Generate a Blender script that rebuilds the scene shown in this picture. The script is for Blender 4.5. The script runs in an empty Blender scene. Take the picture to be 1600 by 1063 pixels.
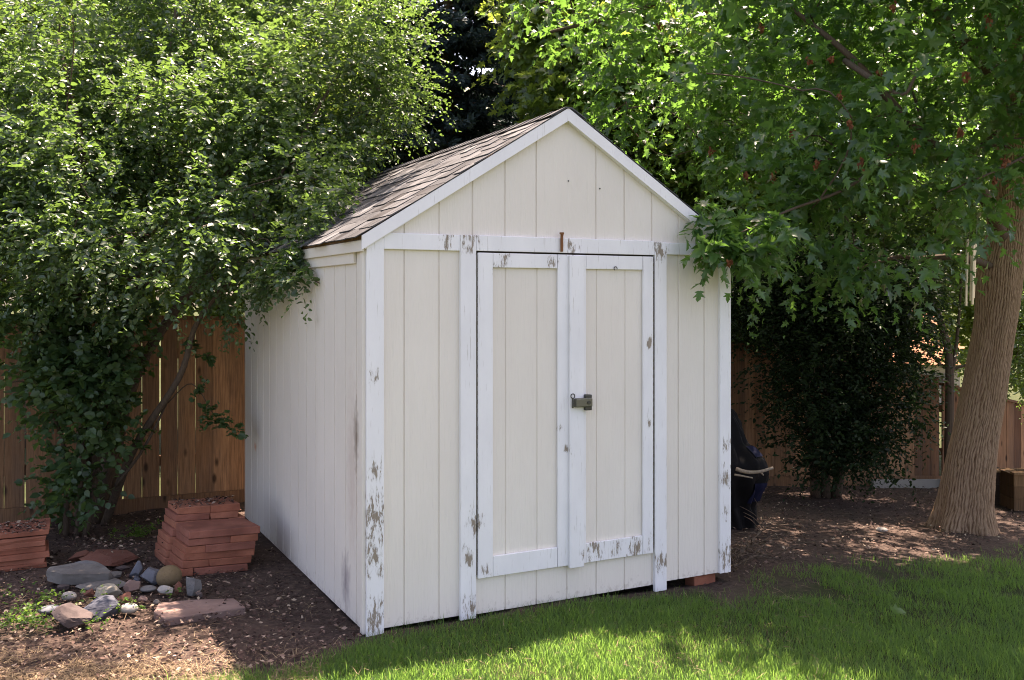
import bpy, math, random
import numpy as np
from mathutils import Vector, Matrix
RNG = np.random.default_rng(7)
random.seed(7)
S = bpy.context.scene
COL = S.collection
F = 1497.0; HZ = 465.0; H = 1.777

# ------------------------------------------------------------------ helpers
def ground(X, Y):
    X = np.asarray(X, float); Y = np.asarray(Y, float)
    t = np.clip((X + 1) / 3, 0, 1); t = t * t * (3 - 2 * t)
    sx = np.log1p(np.exp((np.clip(X, -40, 12) - .6) * 4)) / 4
    sy = np.clip(Y - 6.5, 0, 8)
    return -.06 * sx - .045 * sy * t
def at(px, py, Y): return Vector(((px - 800) / F * Y, Y, H - (py - HZ) / F * Y))
def on_ground(px, py):
    Y = H * F / (py - HZ)
    for _ in range(12):
        g = float(ground((px - 800) / F * Y, Y)); Y = (H - g) * F / (py - HZ)
    return Vector(((px - 800) / F * Y, Y, g))

def set_attr(me, name, vals):
    a = me.attributes.new(name, 'FLOAT', 'POINT'); a.data.foreach_set('value', np.asarray(vals, np.float32))
def np_mesh(name, V, faces, mat, parent=None, tint=None, smooth=False):
    """faces: list of int arrays (n,k)"""
    me = bpy.data.meshes.new(name)
    V = np.asarray(V, np.float32)
    me.vertices.add(len(V)); me.vertices.foreach_set('co', V.ravel())
    loops = np.concatenate([f.ravel() for f in faces]).astype(np.int32)
    tot = np.concatenate([np.full(len(f), f.shape[1]) for f in faces]).astype(np.int32)
    st = np.concatenate([[0], np.cumsum(tot)[:-1]]).astype(np.int32)
    me.loops.add(len(loops)); me.loops.foreach_set('vertex_index', loops)
    me.polygons.add(len(tot)); me.polygons.foreach_set('loop_start', st); me.polygons.foreach_set('loop_total', tot)
    if smooth: me.polygons.foreach_set('use_smooth', np.ones(len(tot), bool))
    if tint is not None: set_attr(me, 'tint', tint)
    me.update(calc_edges=True); me.validate()
    me.materials.append(mat)
    o = bpy.data.objects.new(name, me); COL.objects.link(o)
    if parent: o.parent = parent
    return o
class MB:
    def __init__(s): s.v = []; s.f = []; s.t = []
    def add(s, vs, fs, tint=.5):
        b = len(s.v); s.v += [tuple(v) for v in vs]; s.f += [tuple(i + b for i in f) for f in fs]; s.t += [tint] * len(vs)
    def box(s, x0, x1, y0, y1, z0, z1, tint=.5, M=None, jit=0):
        vs = [Vector((x, y, z)) for z in (z0, z1) for y in (y0, y1) for x in (x0, x1)]
        if jit: vs = [v + Vector((random.uniform(-jit, jit), random.uniform(-jit, jit), random.uniform(-jit, jit) * .6)) for v in vs]
        if M: vs = [M @ v for v in vs]
        s.add(vs, [(0, 2, 3, 1), (4, 5, 7, 6), (0, 1, 5, 4), (2, 6, 7, 3), (0, 4, 6, 2), (1, 3, 7, 5)], tint)
    def prism(s, poly, y0, y1, tint=.5, M=None):
        """poly in (x,z), extruded along y"""
        n = len(poly)
        vs = [Vector((p[0], y0, p[1])) for p in poly] + [Vector((p[0], y1, p[1])) for p in poly]
        if M: vs = [M @ v for v in vs]
        s.add(vs, [tuple(range(n)), tuple(range(2 * n - 1, n - 1, -1))] + [(i, i + n, (i + 1) % n + n, (i + 1) % n) for i in range(n)], tint)
    def tube(s, pts, rad, n=8, tint=.5, cap=True):
        pts = [Vector(p) for p in pts]; rings = []
        ref = Vector((.3, .2, 1)).normalized()
        for i, p in enumerate(pts):
            d = (pts[min(i + 1, len(pts) - 1)] - pts[max(i - 1, 0)])
            d = d.normalized() if d.length > 1e-9 else Vector((0, 0, 1))
            a = d.cross(ref)
            if a.length < .05: a = d.cross(Vector((1, 0, 0)))
            a.normalize(); b = d.cross(a)
            r = rad[i] if hasattr(rad, '__len__') else rad
            rings.append([p + (a * math.cos(2 * math.pi * k / n) + b * math.sin(2 * math.pi * k / n)) * r for k in range(n)])
        vs = [v for r in rings for v in r]
        fs = [(i * n + k, i * n + (k + 1) % n, (i + 1) * n + (k + 1) % n, (i + 1) * n + k) for i in range(len(pts) - 1) for k in range(n)]
        if cap: fs += [tuple(range(n))[::-1], tuple((len(pts) - 1) * n + k for k in range(n))]
        s.add(vs, fs, tint)
    def build(s, name, mat, parent=None, smooth=False, bevel=0):
        me = bpy.data.meshes.new(name); me.from_pydata(s.v, [], s.f); me.update()
        set_attr(me, 'tint', s.t)
        me.materials.append(mat)
        if smooth: me.polygons.foreach_set('use_smooth', np.ones(len(me.polygons), bool))
        o = bpy.data.objects.new(name, me); COL.objects.link(o)
        if parent: o.parent = parent
        if bevel:
            m = o.modifiers.new('bevel', 'BEVEL'); m.width = bevel; m.segments = 2; m.limit_method = 'ANGLE'
        return o
def tag(o, label=None, cat=None, group=None, kind=None):
    if label: o['label'] = label
    if cat: o['category'] = cat
    if group: o['group'] = group
    if kind: o['kind'] = kind
    return o
def empty(name, loc=(0, 0, 0), rz=0):
    o = bpy.data.objects.new(name, None); COL.objects.link(o); o.location = loc; o.rotation_euler = (0, 0, rz); o.empty_display_size = .2
    return o
def localise(o, root):
    """mesh was built in world space: move its vertices into root's frame"""
    o.data.transform(Matrix.LocRotScale(root.location, root.rotation_euler, None).inverted()); o.parent = root
    return o
def recentre(o):
    """put a single-mesh thing's origin at its base"""
    n = len(o.data.vertices); a = np.empty(n * 3, np.float32); o.data.vertices.foreach_get('co', a); a = a.reshape(-1, 3)
    c = Vector(((a[:, 0].min() + a[:, 0].max()) / 2, (a[:, 1].min() + a[:, 1].max()) / 2, a[:, 2].min())).freeze()
    c = Vector([float(x) for x in c]); o.data.transform(Matrix.Translation(-c)); o.location = c
    return o

def vnoise(x, y, seed=0):
    """2-d value noise, numpy"""
    x = np.asarray(x, float); y = np.asarray(y, float)
    xi = np.floor(x).astype(np.int64); yi = np.floor(y).astype(np.int64); fx = x - xi; fy = y - yi
    def h(a, b):
        n = (a * 374761393 + b * 668265263 + seed * 974711) & 0x7fffffff
        n = ((n ^ (n >> 13)) * 1274126177) & 0x7fffffff
        return ((n ^ (n >> 16)) & 0xffff) / 65535.
    fx = fx * fx * (3 - 2 * fx); fy = fy * fy * (3 - 2 * fy)
    return (h(xi, yi) * (1 - fx) + h(xi + 1, yi) * fx) * (1 - fy) + (h(xi, yi + 1) * (1 - fx) + h(xi + 1, yi + 1) * fx) * fy
def fbm(x, y, seed=0, o=4):
    r = 0; a = .5
    for i in range(o): r = r + a * vnoise(x * 2 ** i, y * 2 ** i, seed + i); a *= .5
    return r / (1 - .5 ** o)

# ------------------------------------------------------------------ materials
class Mat:
    def __init__(s, name):
        s.m = bpy.data.materials.new(name); s.m.use_nodes = True; s.nt = s.m.node_tree; s.b = s.nt.nodes['Principled BSDF']; s.out = s.nt.nodes['Material Output']
    def n(s, t, **kw):
        o = s.nt.nodes.new(t)
        for k, v in kw.items():
            if k.startswith('i_'):
                o.inputs[k[2:].replace('_', ' ')].default_value = v
            else: setattr(o, k, v)
        return o
    def l(s, a, b): s.nt.links.new(a, b)
    def coord(s, scale=(1, 1, 1), rot=(0, 0, 0)):
        c = s.n('ShaderNodeTexCoord'); mp = s.n('ShaderNodeMapping'); mp.inputs['Scale'].default_value = scale; mp.inputs['Rotation'].default_value = rot
        s.l(c.outputs['Object'], mp.inputs['Vector']); return mp.outputs['Vector']
    def noise(s, vec, scale=5, detail=6, rough=.6):
        n = s.n('ShaderNodeTexNoise'); n.inputs['Scale'].default_value = scale; n.inputs['Detail'].default_value = detail; n.inputs['Roughness'].default_value = rough
        s.l(vec, n.inputs['Vector']); return n.outputs['Fac']
    def ramp(s, fac, stops):
        r = s.n('ShaderNodeValToRGB'); e = r.color_ramp.elements
        while len(e) < len(stops): e.new(.5)
        for x, (p, c) in zip(e, stops): x.position = p; x.color = (*c, 1) if hasattr(c, '__len__') else (c, c, c, 1)
        s.l(fac, r.inputs['Fac']); return r.outputs['Color']
    def mix(s, fac, a, b, mode='MIX'):
        m = s.n('ShaderNodeMix', data_type='RGBA', blend_type=mode)
        for sock, v in ((m.inputs[0], fac), (m.inputs[6], a), (m.inputs[7], b)):
            if hasattr(v, 'links'): s.l(v, sock)
            elif hasattr(v, '__len__'): sock.default_value = (*v, 1)
            else: sock.default_value = v
        return m.outputs[2]
    def math(s, op, a, b=0.0, c=None):
        m = s.n('ShaderNodeMath', operation=op)
        for i, v in enumerate((a, b) if c is None else (a, b, c)):
            if hasattr(v, 'links'): s.l(v, m.inputs[i])
            else: m.inputs[i].default_value = v
        return m.outputs[0]
    def attr(s, name='tint'):
        return s.n('ShaderNodeAttribute', attribute_name=name).outputs['Fac']
    def bump(s, h, strength=.3, dist=.01):
        b = s.n('ShaderNodeBump'); b.inputs['Strength'].default_value = strength; b.inputs['Distance'].default_value = dist
        s.l(h, b.inputs['Height']); s.l(b.outputs['Normal'], s.b.inputs['Normal'])
    def base(s, c, rough=.7, spec=.3):
        if hasattr(c, 'links'): s.l(c, s.b.inputs['Base Color'])
        else: s.b.inputs['Base Color'].default_value = (*c, 1)
        s.b.inputs['Roughness'].default_value = rough; s.b.inputs['Specular IOR Level'].default_value = spec
        return s

def m_leaf(name, dark, light, trans, tw=.4, rough=.4, spec=.4):
    m = Mat(name); t = m.attr()
    c = m.mix(t, dark, light); m.base(c, rough, spec)
    tr = m.n('ShaderNodeBsdfTranslucent'); tc = m.mix(t, trans, tuple(min(1, x * 1.35) for x in trans)); m.l(tc, tr.inputs['Color'])
    mx = m.n('ShaderNodeMixShader'); mx.inputs[0].default_value = tw
    m.l(m.b.outputs[0], mx.inputs[1]); m.l(tr.outputs[0], mx.inputs[2]); m.l(mx.outputs[0], m.out.inputs['Surface'])
    return m.m
L_SMALL = m_leaf('small_glossy_leaf', (.020, .056, .022), (.048, .092, .034), (.19, .34, .06), .30, .44, 1.0)
L_LILAC = m_leaf('broad_shrub_leaf', (.028, .066, .028), (.055, .105, .04), (.16, .28, .05), .32, .42, .5)
L_MAPLE = m_leaf('maple_leaf', (.022, .068, .022), (.052, .122, .036), (.17, .37, .055), .38, .37, .7)
L_BACK = m_leaf('sunny_leaf', (.035, .08, .018), (.075, .13, .03), (.30, .42, .06), .45, .42, .8)
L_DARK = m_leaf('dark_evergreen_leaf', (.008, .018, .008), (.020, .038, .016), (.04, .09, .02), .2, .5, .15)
L_SPRUCE = m_leaf('spruce_needle', (.018, .036, .038), (.045, .072, .075), (.03, .06, .04), .12, .6, .2)
L_WEED = m_leaf('weed_leaf', (.022, .06, .012), (.06, .13, .022), (.2, .36, .05), .4, .45, .3)
L_GRASS = m_leaf('grass_blade', (.011, .038, .012), (.046, .088, .026), (.25, .46, .08), .5, .4, .3)
L_STRAW = m_leaf('dry_straw', (.12, .08, .05), (.38, .29, .18), (.16, .11, .06), .15, .8, .1)

def m_siding():
    m = Mat('cream_siding_paint'); v = m.coord()
    g = m.noise(m.coord((38, 38, 2.2)), 2.2, 8, .65); lo = m.noise(m.coord((1.5, 1.5, .7)), 1.3, 4)
    c = m.mix(m.ramp(lo, [(.35, 0.), (.7, 1.)]), (.742, .69, .615), (.80, .75, .672))
    gr = m.ramp(g, [(.30, .0), (.42, 1.)]); c = m.mix(.14, c, m.mix(gr, (.5, .46, .38), c), 'MIX')
    st = m.noise(m.coord((9, 9, .35)), 1.4, 5, .7)
    c = m.mix(m.math('MULTIPLY', m.ramp(st, [(.58, 0.), (.8, 1.)]), .10), c, (.46, .41, .33))
    # stains that the left wall carries (d, z, r) : scuff by the corner, mould patch near the ground, orange fleck
    sep = m.n('ShaderNodeSeparateXYZ'); m.l(v, sep.inputs[0])
    side = m.math('LESS_THAN', sep.outputs[0], .012)
    jag = m.noise(m.coord((9, 9, 5)), 3, 5)
    for d, z, rd, rz, col, amt in ((.17, 1.02, .05, .22, (.20, .15, .11), .75), (.35, .18, .10, .20, (.30, .25, .27), .7), (2.66, .62, .05, .045, (.75, .33, .16), .7), (.24, .85, .12, .6, (.50, .36, .30), .35)):
        a = m.math('DIVIDE', m.math('SUBTRACT', sep.outputs[1], d), rd); b = m.math('DIVIDE', m.math('SUBTRACT', sep.outputs[2], z), rz)
        r = m.math('SQRT', m.math('ADD', m.math('MULTIPLY', a, a), m.math('MULTIPLY', b, b)))
        k = m.math('MULTIPLY', m.ramp(m.math('ADD', r, m.math('MULTIPLY', m.math('SUBTRACT', jag, .5), 1.4)), [(.15, amt), (1., 0.)]), side)
        c = m.mix(k, c, col)
    sp_ = m.noise(m.coord((14, 14, 9)), 2.5, 6, .7)
    hgt = m.math('DIVIDE', sep.outputs[2], .16)
    k = m.ramp(m.math('SUBTRACT', sp_, m.math('MULTIPLY', hgt, .30)), [(.44, 0.), (.60, .38)]); c = m.mix(k, c, (.33, .27, .21))
    m.base(c, .6, .3); m.bump(g, .55, .008); return m.m
M_SIDING = m_siding()

def m_trim(spots, name):
    m = Mat(name); v = m.coord()
    n1 = m.noise(m.coord((17, 17, 4.2)), 2.6, 12, .75); g = m.noise(m.coord((60, 60, 3)), 2, 6); n2 = m.noise(m.coord((1, 1, .25)), 120, 5)
    tot = None
    for s_, z_, r_ in spots:
        d = m.n('ShaderNodeVectorMath', operation='DISTANCE'); sc = m.n('ShaderNodeVectorMath', operation='MULTIPLY')
        m.l(v, sc.inputs[0]); sc.inputs[1].default_value = (1, 0, .75); m.l(sc.outputs[0], d.inputs[0]); d.inputs[1].default_value = (s_, 0, z_ * .75)
        k = m.math('MAXIMUM', m.math('SUBTRACT', 1., m.math('DIVIDE', d.outputs['Value'], r_)), 0.)
        tot = k if tot is None else m.math('MAXIMUM', tot, k)
    pm = m.math('ADD', n1, m.math('MULTIPLY', tot, .275))
    pm = m.math('ADD', pm, m.math('MULTIPLY', m.math('SUBTRACT', n2, .5), .20))
    mask = m.ramp(pm, [(.735, 0.), (.765, 1.)])
    wood = m.mix(g, (.16, .12, .085), (.42, .36, .29))
    lo = m.noise(m.coord((2, 2, 1)), 3, 5)
    paint = m.mix(m.ramp(lo, [(.35, 0.), (.7, 1.)]), (.77, .768, .772), (.84, .838, .838))
    fine = m.noise(m.coord((70, 70, 4)), 1.5, 5); paint = m.mix(m.math('MULTIPLY', m.ramp(fine, [(.62, 0.), (.68, 1.)]), .5), paint, (.45, .42, .38))
    edge = m.ramp(pm, [(.69, 0.), (.735, .45), (.76, 0.)])
    paint = m.mix(edge, paint, (.50, .47, .43))
    m.base(m.mix(mask, paint, wood), .5, .35)
    h = m.math('SUBTRACT', m.math('MULTIPLY', g, .35), mask); m.bump(h, .5, .004); return m.m

def m_wood(name, dark, light, knots=True, sat=.35):
    m = Mat(name); t = m.attr()
    g = m.noise(m.coord((45, 45, 2.0)), 2, 8, .65); lo = m.noise(m.coord((4, 4, .9)), 1.7, 5, .7)
    c = m.mix(t, dark, light)
    c = m.mix(m.math('MULTIPLY', m.ramp(g, [(.35, 1.), (.6, 0.)]), .55), c, tuple(x * .45 for x in dark))
    c = m.mix(m.math('MULTIPLY', m.ramp(lo, [(.45, 0.), (.75, 1.)]), sat), c, (.10, .082, .07))
    if knots:
        vo = m.n('ShaderNodeTexVoronoi'); vo.inputs['Scale'].default_value = 1.; m.l(m.coord((9, 9, 3.8)), vo.inputs['Vector'])
        k = m.ramp(vo.outputs['Distance'], [(.09, 1.), (.21, 0.)]); c = m.mix(m.math('MULTIPLY', k, .85), c, (.03, .018, .012))
    m.base(c, .85, .15); m.bump(g, .4, .006); return m.m
M_FENCE = m_wood('weathered_cedar', (.12, .058, .032), (.45, .255, .135), sat=.5)
M_PLANK = m_wood('plank_wood', (.10, .055, .03), (.30, .18, .09), False)
M_DARKWOOD = m_wood('dark_stained_wood', (.035, .022, .016), (.07, .045, .03), False)
M_BRANCH = m_wood('twig_bark', (.07, .05, .038), (.17, .125, .09), False)
M_STICK = m_wood('dry_stick', (.30, .24, .18), (.45, .37, .28), False)

def m_bark():
    m = Mat('furrowed_bark'); t = m.attr()
    n = m.noise(m.coord((30, 30, 9)), 2.5, 7, .7); lo = m.noise(m.coord((2.5, 2.5, 1.2)), 1.6, 4)
    c = m.ramp(t, [(.05, (.07, .034, .02)), (.45, (.18, .105, .064)), (.85, (.38, .262, .172))]); c = m.mix(m.math('MULTIPLY', n, .35), c, (.22, .14, .095))
    c = m.mix(m.math('MULTIPLY', m.ramp(lo, [(.4, 0.), (.7, 1.)]), .4), c, (.24, .15, .085))
    m.base(c, .9, .12); m.bump(n, .9, .012); return m.m
M_BARK = m_bark()

def m_shingle():
    m = Mat('asphalt_shingle'); t = m.attr()
    gr = m.noise(m.coord(), 420, 3, .8); lo = m.noise(m.coord(), 5, 5)
    c = m.ramp(t, [(0., (.026, .028, .031)), (.4, (.066, .072, .079)), (.75, (.132, .139, .147)), (1., (.195, .20, .205))])
    c = m.mix(m.math('MULTIPLY', gr, .55), c, (.05, .04, .033)); c = m.mix(m.math('MULTIPLY', m.ramp(lo, [(.4, 0.), (.7, 1.)]), .3), c, (.19, .19, .188))
    m.base(c, .93, .12); m.bump(gr, .5, .004); return m.m
M_SHINGLE = m_shingle()

def m_stone(name, a, b, speck=None, scale=14, bump=.5):
    m = Mat(name); n = m.noise(m.coord(), scale, 9, .68); n2 = m.noise(m.coord(), scale * .25, 5); n3 = m.noise(m.coord(), scale * 6, 3, .7)
    k_ = .62 if name.startswith('rock') else 1.
    a = tuple(x * k_ for x in a); b = tuple(x * k_ for x in b); c = m.mix(m.ramp(n, [(.32, 0.), (.68, 1.)]), a, b); c = m.mix(m.math('MULTIPLY', m.ramp(n2, [(.45, 0.), (.6, 1.)]), .5), c, tuple(x * .5 for x in a))
    if speck: c = m.mix(m.math('MULTIPLY', m.ramp(n3, [(.58, 0.), (.66, 1.)]), .6), c, speck)
    m.base(c, .85, .2); m.bump(n, bump, .012); return m.m
M_PAVER = []
for i, (a, b) in enumerate((((.25, .085, .055), (.36, .135, .085)), ((.29, .105, .068), (.40, .16, .105)), ((.23, .082, .06), (.33, .13, .095)))):
    M_PAVER.append(m_stone('red_paver_%s' % 'abc'[i], tuple(x * q for x, q in zip(a, (1.05, 1.05, 1.))), tuple(x * q for x, q in zip(b, (1.1, 1.1, 1.05))), (.16, .10, .07), 22, .35))
ROCK = {k: m_stone('rock_' + k, a, b, sp) for k, a, b, sp in (
    ('grey', (.20, .185, .17), (.36, .34, .315), (.12, .11, .10)), ('slate', (.10, .11, .14), (.19, .20, .24), None), ('white', (.52, .48, .42), (.68, .65, .60), None),
    ('cream', (.40, .36, .28), (.62, .58, .49), (.24, .2, .15)), ('tan', (.24, .17, .09), (.42, .31, .18), (.12, .08, .05)), ('brown', (.11, .085, .08), (.20, .155, .145), None),
    ('red', (.26, .10, .07), (.38, .17, .12), (.2, .13, .1)), ('pink', (.33, .21, .18), (.47, .33, .28), None), ('bluegrey', (.17, .18, .21), (.30, .32, .36), None), ('granite', (.22, .215, .21), (.42, .41, .40), (.06, .06, .06)))}
def m_plain(name, c, rough=.5, metal=0., spec=.4):
    m = Mat(name); n = m.noise(m.coord(), 30, 5); m.base(m.mix(m.math('MULTIPLY', n, .35), c, tuple(x * .55 for x in c)), rough, spec); m.b.inputs['Metallic'].default_value = metal; m.bump(n, .15, .003); return m.m
M_RUST = m_plain('rusty_iron', (.26, .11, .045), .8, .3)
M_LOCK = m_plain('olive_grey_metal', (.17, .165, .125), .45, .6)
M_STEEL = m_plain('dark_steel', (.09, .09, .085), .4, .8)
M_HINGE = m_plain('hinge_metal', (.16, .14, .10), .6, .5)
M_CHIME = m_plain('pale_anodised_tube', (.78, .68, .50), .28, .55)
M_CORD = m_plain('chime_cord', (.05, .04, .035), .8)
M_TARP = m_plain('black_tarp', (.005, .0045, .005), .7, 0., .15)
M_BLUE = m_plain('dark_blue_tarp', (.008, .010, .032), .7, 0., .15)
M_SEED = m_leaf('samara', (.11, .035, .018), (.24, .10, .045), (.25, .10, .05), .3, .7, .1)
M_WHITEBOARD = m_plain('weathered_white_board', (.24, .225, .20), .85)
M_INNER = m_plain('shed_interior_board', (.10, .08, .06), .9)

# ------------------------------------------------------------------ shed frame
AX, AY = -.772, 5.067
UX, UY = .889, .4585; _n = math.hypot(UX, UY); UX /= _n; UY /= _n
ANG = math.atan2(UY, UX)
W, D = 2.44, 3.05
ZE, ZR = 2.126, 2.885
SL = (ZR - ZE) / (W / 2)
def sp(px):
    k = (px - 800) / F
    return (k * AY - AX) / (UX - UY * k)
def zp(px, py): return H - (py - HZ) / F * (AY + UY * sp(px))
def world_to_shed(P):
    dx = P[..., 0] - AX; dy = P[..., 1] - AY
    return dx * UX + dy * UY, -dx * UY + dy * UX
def in_shed(P, m=.05):
    s, d = world_to_shed(P); roof = ZR - SL * np.abs(s - W / 2) + .02 + m
    return (s > -.03 - m) & (s < W + .03 + m) & (d > -.04 - m) & (d < D + .05 + m) & (P[..., 2] < roof)

root = empty('garden_shed', (AX, AY, 0), ANG)
tag(root, 'white wooden garden shed with double doors, peeling trim and shingled gable roof', 'shed')

def siding(mb, x0, x1, zb, zt, y, grooves, gw=.011, gd=.007, th=.02):
    """grooved panel in the x-z plane facing -y, sheet from zb(x) to zt(x)"""
    prof = [(x0, y)]
    for g in sorted(grooves):
        if x0 + gw < g < x1 - gw: prof += [(g - gw / 2, y), (g - gw / 2 + .002, y + gd), (g + gw / 2 - .002, y + gd), (g + gw / 2, y)]
    prof += [(x1, y)]
    xs = []
    for i, p in enumerate(prof): xs.append(p)
    n = len(xs); vs = []
    for (x, yy) in xs: vs.append((x, yy, zb(x)))
    for (x, yy) in xs: vs.append((x, yy, zt(x)))
    vs += [(x0, y + th, zb(x0)), (x1, y + th, zb(x1)), (x0, y + th, zt(x0)), (x1, y + th, zt(x1))]
    fs = [(i, i + 1, n + i + 1, n + i) for i in range(n - 1)]
    fs += [(2 * n, 0, n, 2 * n + 2), (n - 1, 2 * n + 1, 2 * n + 3, 2 * n - 1)]
    mb.add(vs, fs)
c_ = lambda v: (lambda x: v)
GR = [sp(885) + .203 * k for k in range(-8, 8)]
S_ = dict(ct0=sp(573), ct1=sp(598), j0=sp(717), j1=sp(741.5), d0=sp(744), a=sp(767), b=sp(868), ba0=sp(884), ba1=sp(906), c=sp(912), e=sp(1001), d1=sp(1016.5), k0=sp(1020), k1=sp(1038), r0=sp(1122), r1=W)
zb0, zb1 = zp(742, 368), zp(742, 394)          # header band
zd0 = zp(744, 903)                              # foot of the doors
zl0, zl1 = zp(600, 364), zp(600, 389)
mb = MB(); siding(mb, S_['ct1'] - .01, S_['j0'] + .01, c_(.012), c_(zl1 + .03), 0, GR); mb.build('wall', M_SIDING, root)
mb = MB(); siding(mb, S_['k1'] - .01, S_['r0'] + .01, c_(.012), c_(zb1 + .03), 0, GR); mb.build('wall', M_SIDING, root)
mb = MB(); siding(mb, S_['j1'] - .015, S_['k0'] + .015, c_(.005), c_(zd0 + .03), -.003, GR); mb.build('skirt_panel', M_SIDING, root)
mb = MB(); rt = lambda x: ZR - .02 - SL * abs(x - W / 2)
gp = sorted(GR)
for a_, b_ in ((.02, W / 2), (W / 2, W - .02)):
    siding(mb, a_, b_, c_(zb0 - .02), rt, 0, gp)
mb.build('gable', M_SIDING, root)
# side and rear walls
def side_wall(M):
    mb = MB(); L = MB(); siding(L, 0, D, c_(0), c_(ZE), 0, [.05 + .203 * k for k in range(0, 16)], gw=.012, gd=.008)
    mb.add([M @ Vector(v) for v in L.v], L.f); return mb
side_wall(Matrix(((0, 1, 0, 0), (-1, 0, 0, D), (0, 0, 1, 0), (0, 0, 0, 1)))).build('wall', M_SIDING, root)      # left side: faces -s
side_wall(Matrix(((0, -1, 0, W), (1, 0, 0, 0), (0, 0, 1, 0), (0, 0, 0, 1)))).build('wall', M_SIDING, root)
mb = MB(); mb.prism([(0, 0), (W, 0), (W, ZE), (W / 2, ZR - .02), (0, ZE)], D - .02, D); mb.build('wall', M_SIDING, root)
mb = MB(); mb.box(.03, W - .03, .06, D - .06, .02, .05); mb.build('floor_deck', M_INNER, root)
mb = MB(); mb.box(.04, W - .04, .05, .06, .05, ZE - .03); mb.build('gap_backing', M_INNER, root)  # dark sheet added behind the door gaps as the unlit interior

spots = [(S_['ct0'] + .05, .10, .22), (S_['ct0'] + .03, .42, .22), (S_['ct0'] + .03, .62, .28), (S_['ct0'] + .04, .85, .12), (S_['j0'] + .06, .05, .14), (S_['j0'] + .05, .33, .11), (S_['j0'] + .08, .52, .12),
         (S_['r0'] + .05, .12, .18), (S_['r0'] + .05, .62, .12), (S_['r0'] + .05, .82, .08), (S_['k0'] + .05, .16, .14), (S_['j0'] + .06, zb0 - .02, .16), (S_['j0'] - .08, zb0 - .03, .12), (S_['k0'] + .03, zb0 - .04, .17),
         (sp(888), zb0 - .06, .12), (sp(925), .30, .15), (sp(990), .25, .17), (sp(962), .27, .1), (sp(905), .27, .08), (sp(872), 1.02, .05), (sp(860), zb1 - .06, .08), (sp(785), zb1 - .04, .09), (sp(775), zb1 - .10, .08), (sp(757), .24, .08), (sp(880), zp(880, 700), .05), (S_['e'] + .05, 1.5, .06), (S_['e'] + .05, 1.0, .06), (S_['ct0'] + .03, 1.35, .08), (S_['r0'] + .03, .4, .08)]
M_TRIM = m_trim(spots, 'peeling_white_paint')
M_RAKE = m_trim([(.5, 5, .1)], 'white_rake_paint')
BV = .003
def trim(name, x0, x1, y0, y1, z0, z1, parent=root, mat=None):
    mb = MB(); mb.box(x0, x1, y0, y1, z0, z1); return mb.build(name, mat or M_TRIM, parent, bevel=BV)
trim('corner_trim', -.004, S_['ct1'], -.022, .0, -.015, zl1 + .06)
mb = MB(); mb.box(-.020, -.001, .0, .045, -.005, ZE - .06); mb.build('corner_trim', M_SIDING, root, bevel=BV)
trim('corner_trim', S_['r0'], W + .004, -.022, .0, .01, zb1 + .02)
mb = MB(); mb.box(W + .001, W + .02, 0, .05, .01, ZE - .1); mb.build('corner_trim', M_TRIM, root, bevel=BV)
trim('door_jamb', S_['j0'], S_['j1'], -.024, 0, -.01, zb0 - .002)
trim('door_jamb', S_['k0'], S_['k1'], -.026, 0, -.035, zb0 - .006)
trim('header_trim', S_['ct1'] + .001, S_['j0'] - .001, -.019, 0, zl1 - .002, zl0)
trim('header_trim', S_['j1'] + .001, S_['k0'] - .002, -.024, 0, zb1 + .006, zb0)
trim('header_trim', S_['k1'] + .001, S_['r0'] + .05, -.019, 0, zb1 + .012, zb0 - .008)
mb = MB(); mb.box(S_['r0'] + .05, W, -.019, 0, zb1 + .022, zb0 - .01); mb.build('header_trim', M_TRIM, root, bevel=BV)
# doors
def door(x0, xa, xb, x1, zt):
    d = MB(); siding(d, x0 + .01, x1 - .004, c_(zd0 + .01), c_(zt - .01), -.008, GR, gw=.009, gd=.005); o = d.build('door', M_SIDING, root)
    tr = zt - .082
    trim('stile', x0, xa, -.028, -.010, zd0, zt, o); trim('stile', xb, x1, -.028, -.010, zd0, zt, o)
    trim('rail', xa + .0025, xb - .0025, -.026, -.010, tr, zt, o); trim('rail', xa + .0025, xb - .0025, -.026, -.010, zd0, zd0 + .115, o)
    return o
zdt = zb1 - .004
xm = (S_['ba0'] + S_['ba1']) / 2
d1 = door(S_['d0'], S_['a'], S_['b'], xm - .002, zdt)
d2 = door(xm + .002, S_['c'], S_['e'], S_['d1'], zdt)
trim('astragal', S_['ba0'], S_['ba1'], -.050, -.029, zd0 - .012, zdt - .004, d1)
for x, par in ((S_['d0'] - .004, d1), (S_['d1'] + .006, d2)):
    mb = MB(); z = zd0 + .02; k = 0
    while z < zdt - .02: mb.tube([(x, -.016, z), (x, -.016, z + .022)], .0052 if k % 2 else .0035, 6); z += .0245; k += 1
    mb.build('piano_hinge', M_HINGE, par)
# lock and top bolt
zk = zp(890, 628)
mb = MB(); xk0, xk1 = sp(889), sp(914); mb.box(xk0, xk1, -.088, -.052, zk - .026, zk + .026); lk = mb.build('lock_case', M_LOCK, root, bevel=.006)
mb = MB(); mb.box(sp(905), sp(914) + .004, -.074, -.029, zk - .048, zk + .044); mb.build('hasp_plate', M_STEEL, lk, bevel=.004)
mb = MB(); xk = sp(908); mb.tube([(xk, -.086, zk), (xk, -.093, zk)], .011, 14); mb.build('keyhole', M_STEEL, lk)
mb = MB(); xr = sp(886); pts = [(xr + .013 * math.cos(a), -.066, zk + .040 + .013 * math.sin(a)) for a in np.linspace(0, 2 * math.pi, 15)]; mb.tube(pts, .0032, 6, cap=False); mb.tube([(xr, -.066, zk + .03), (xr, -.066, zk - .03)], .005, 8); mb.build('ring_pin', M_STEEL, lk)
xb = sp(873); zb_ = zp(873, 380)
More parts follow.
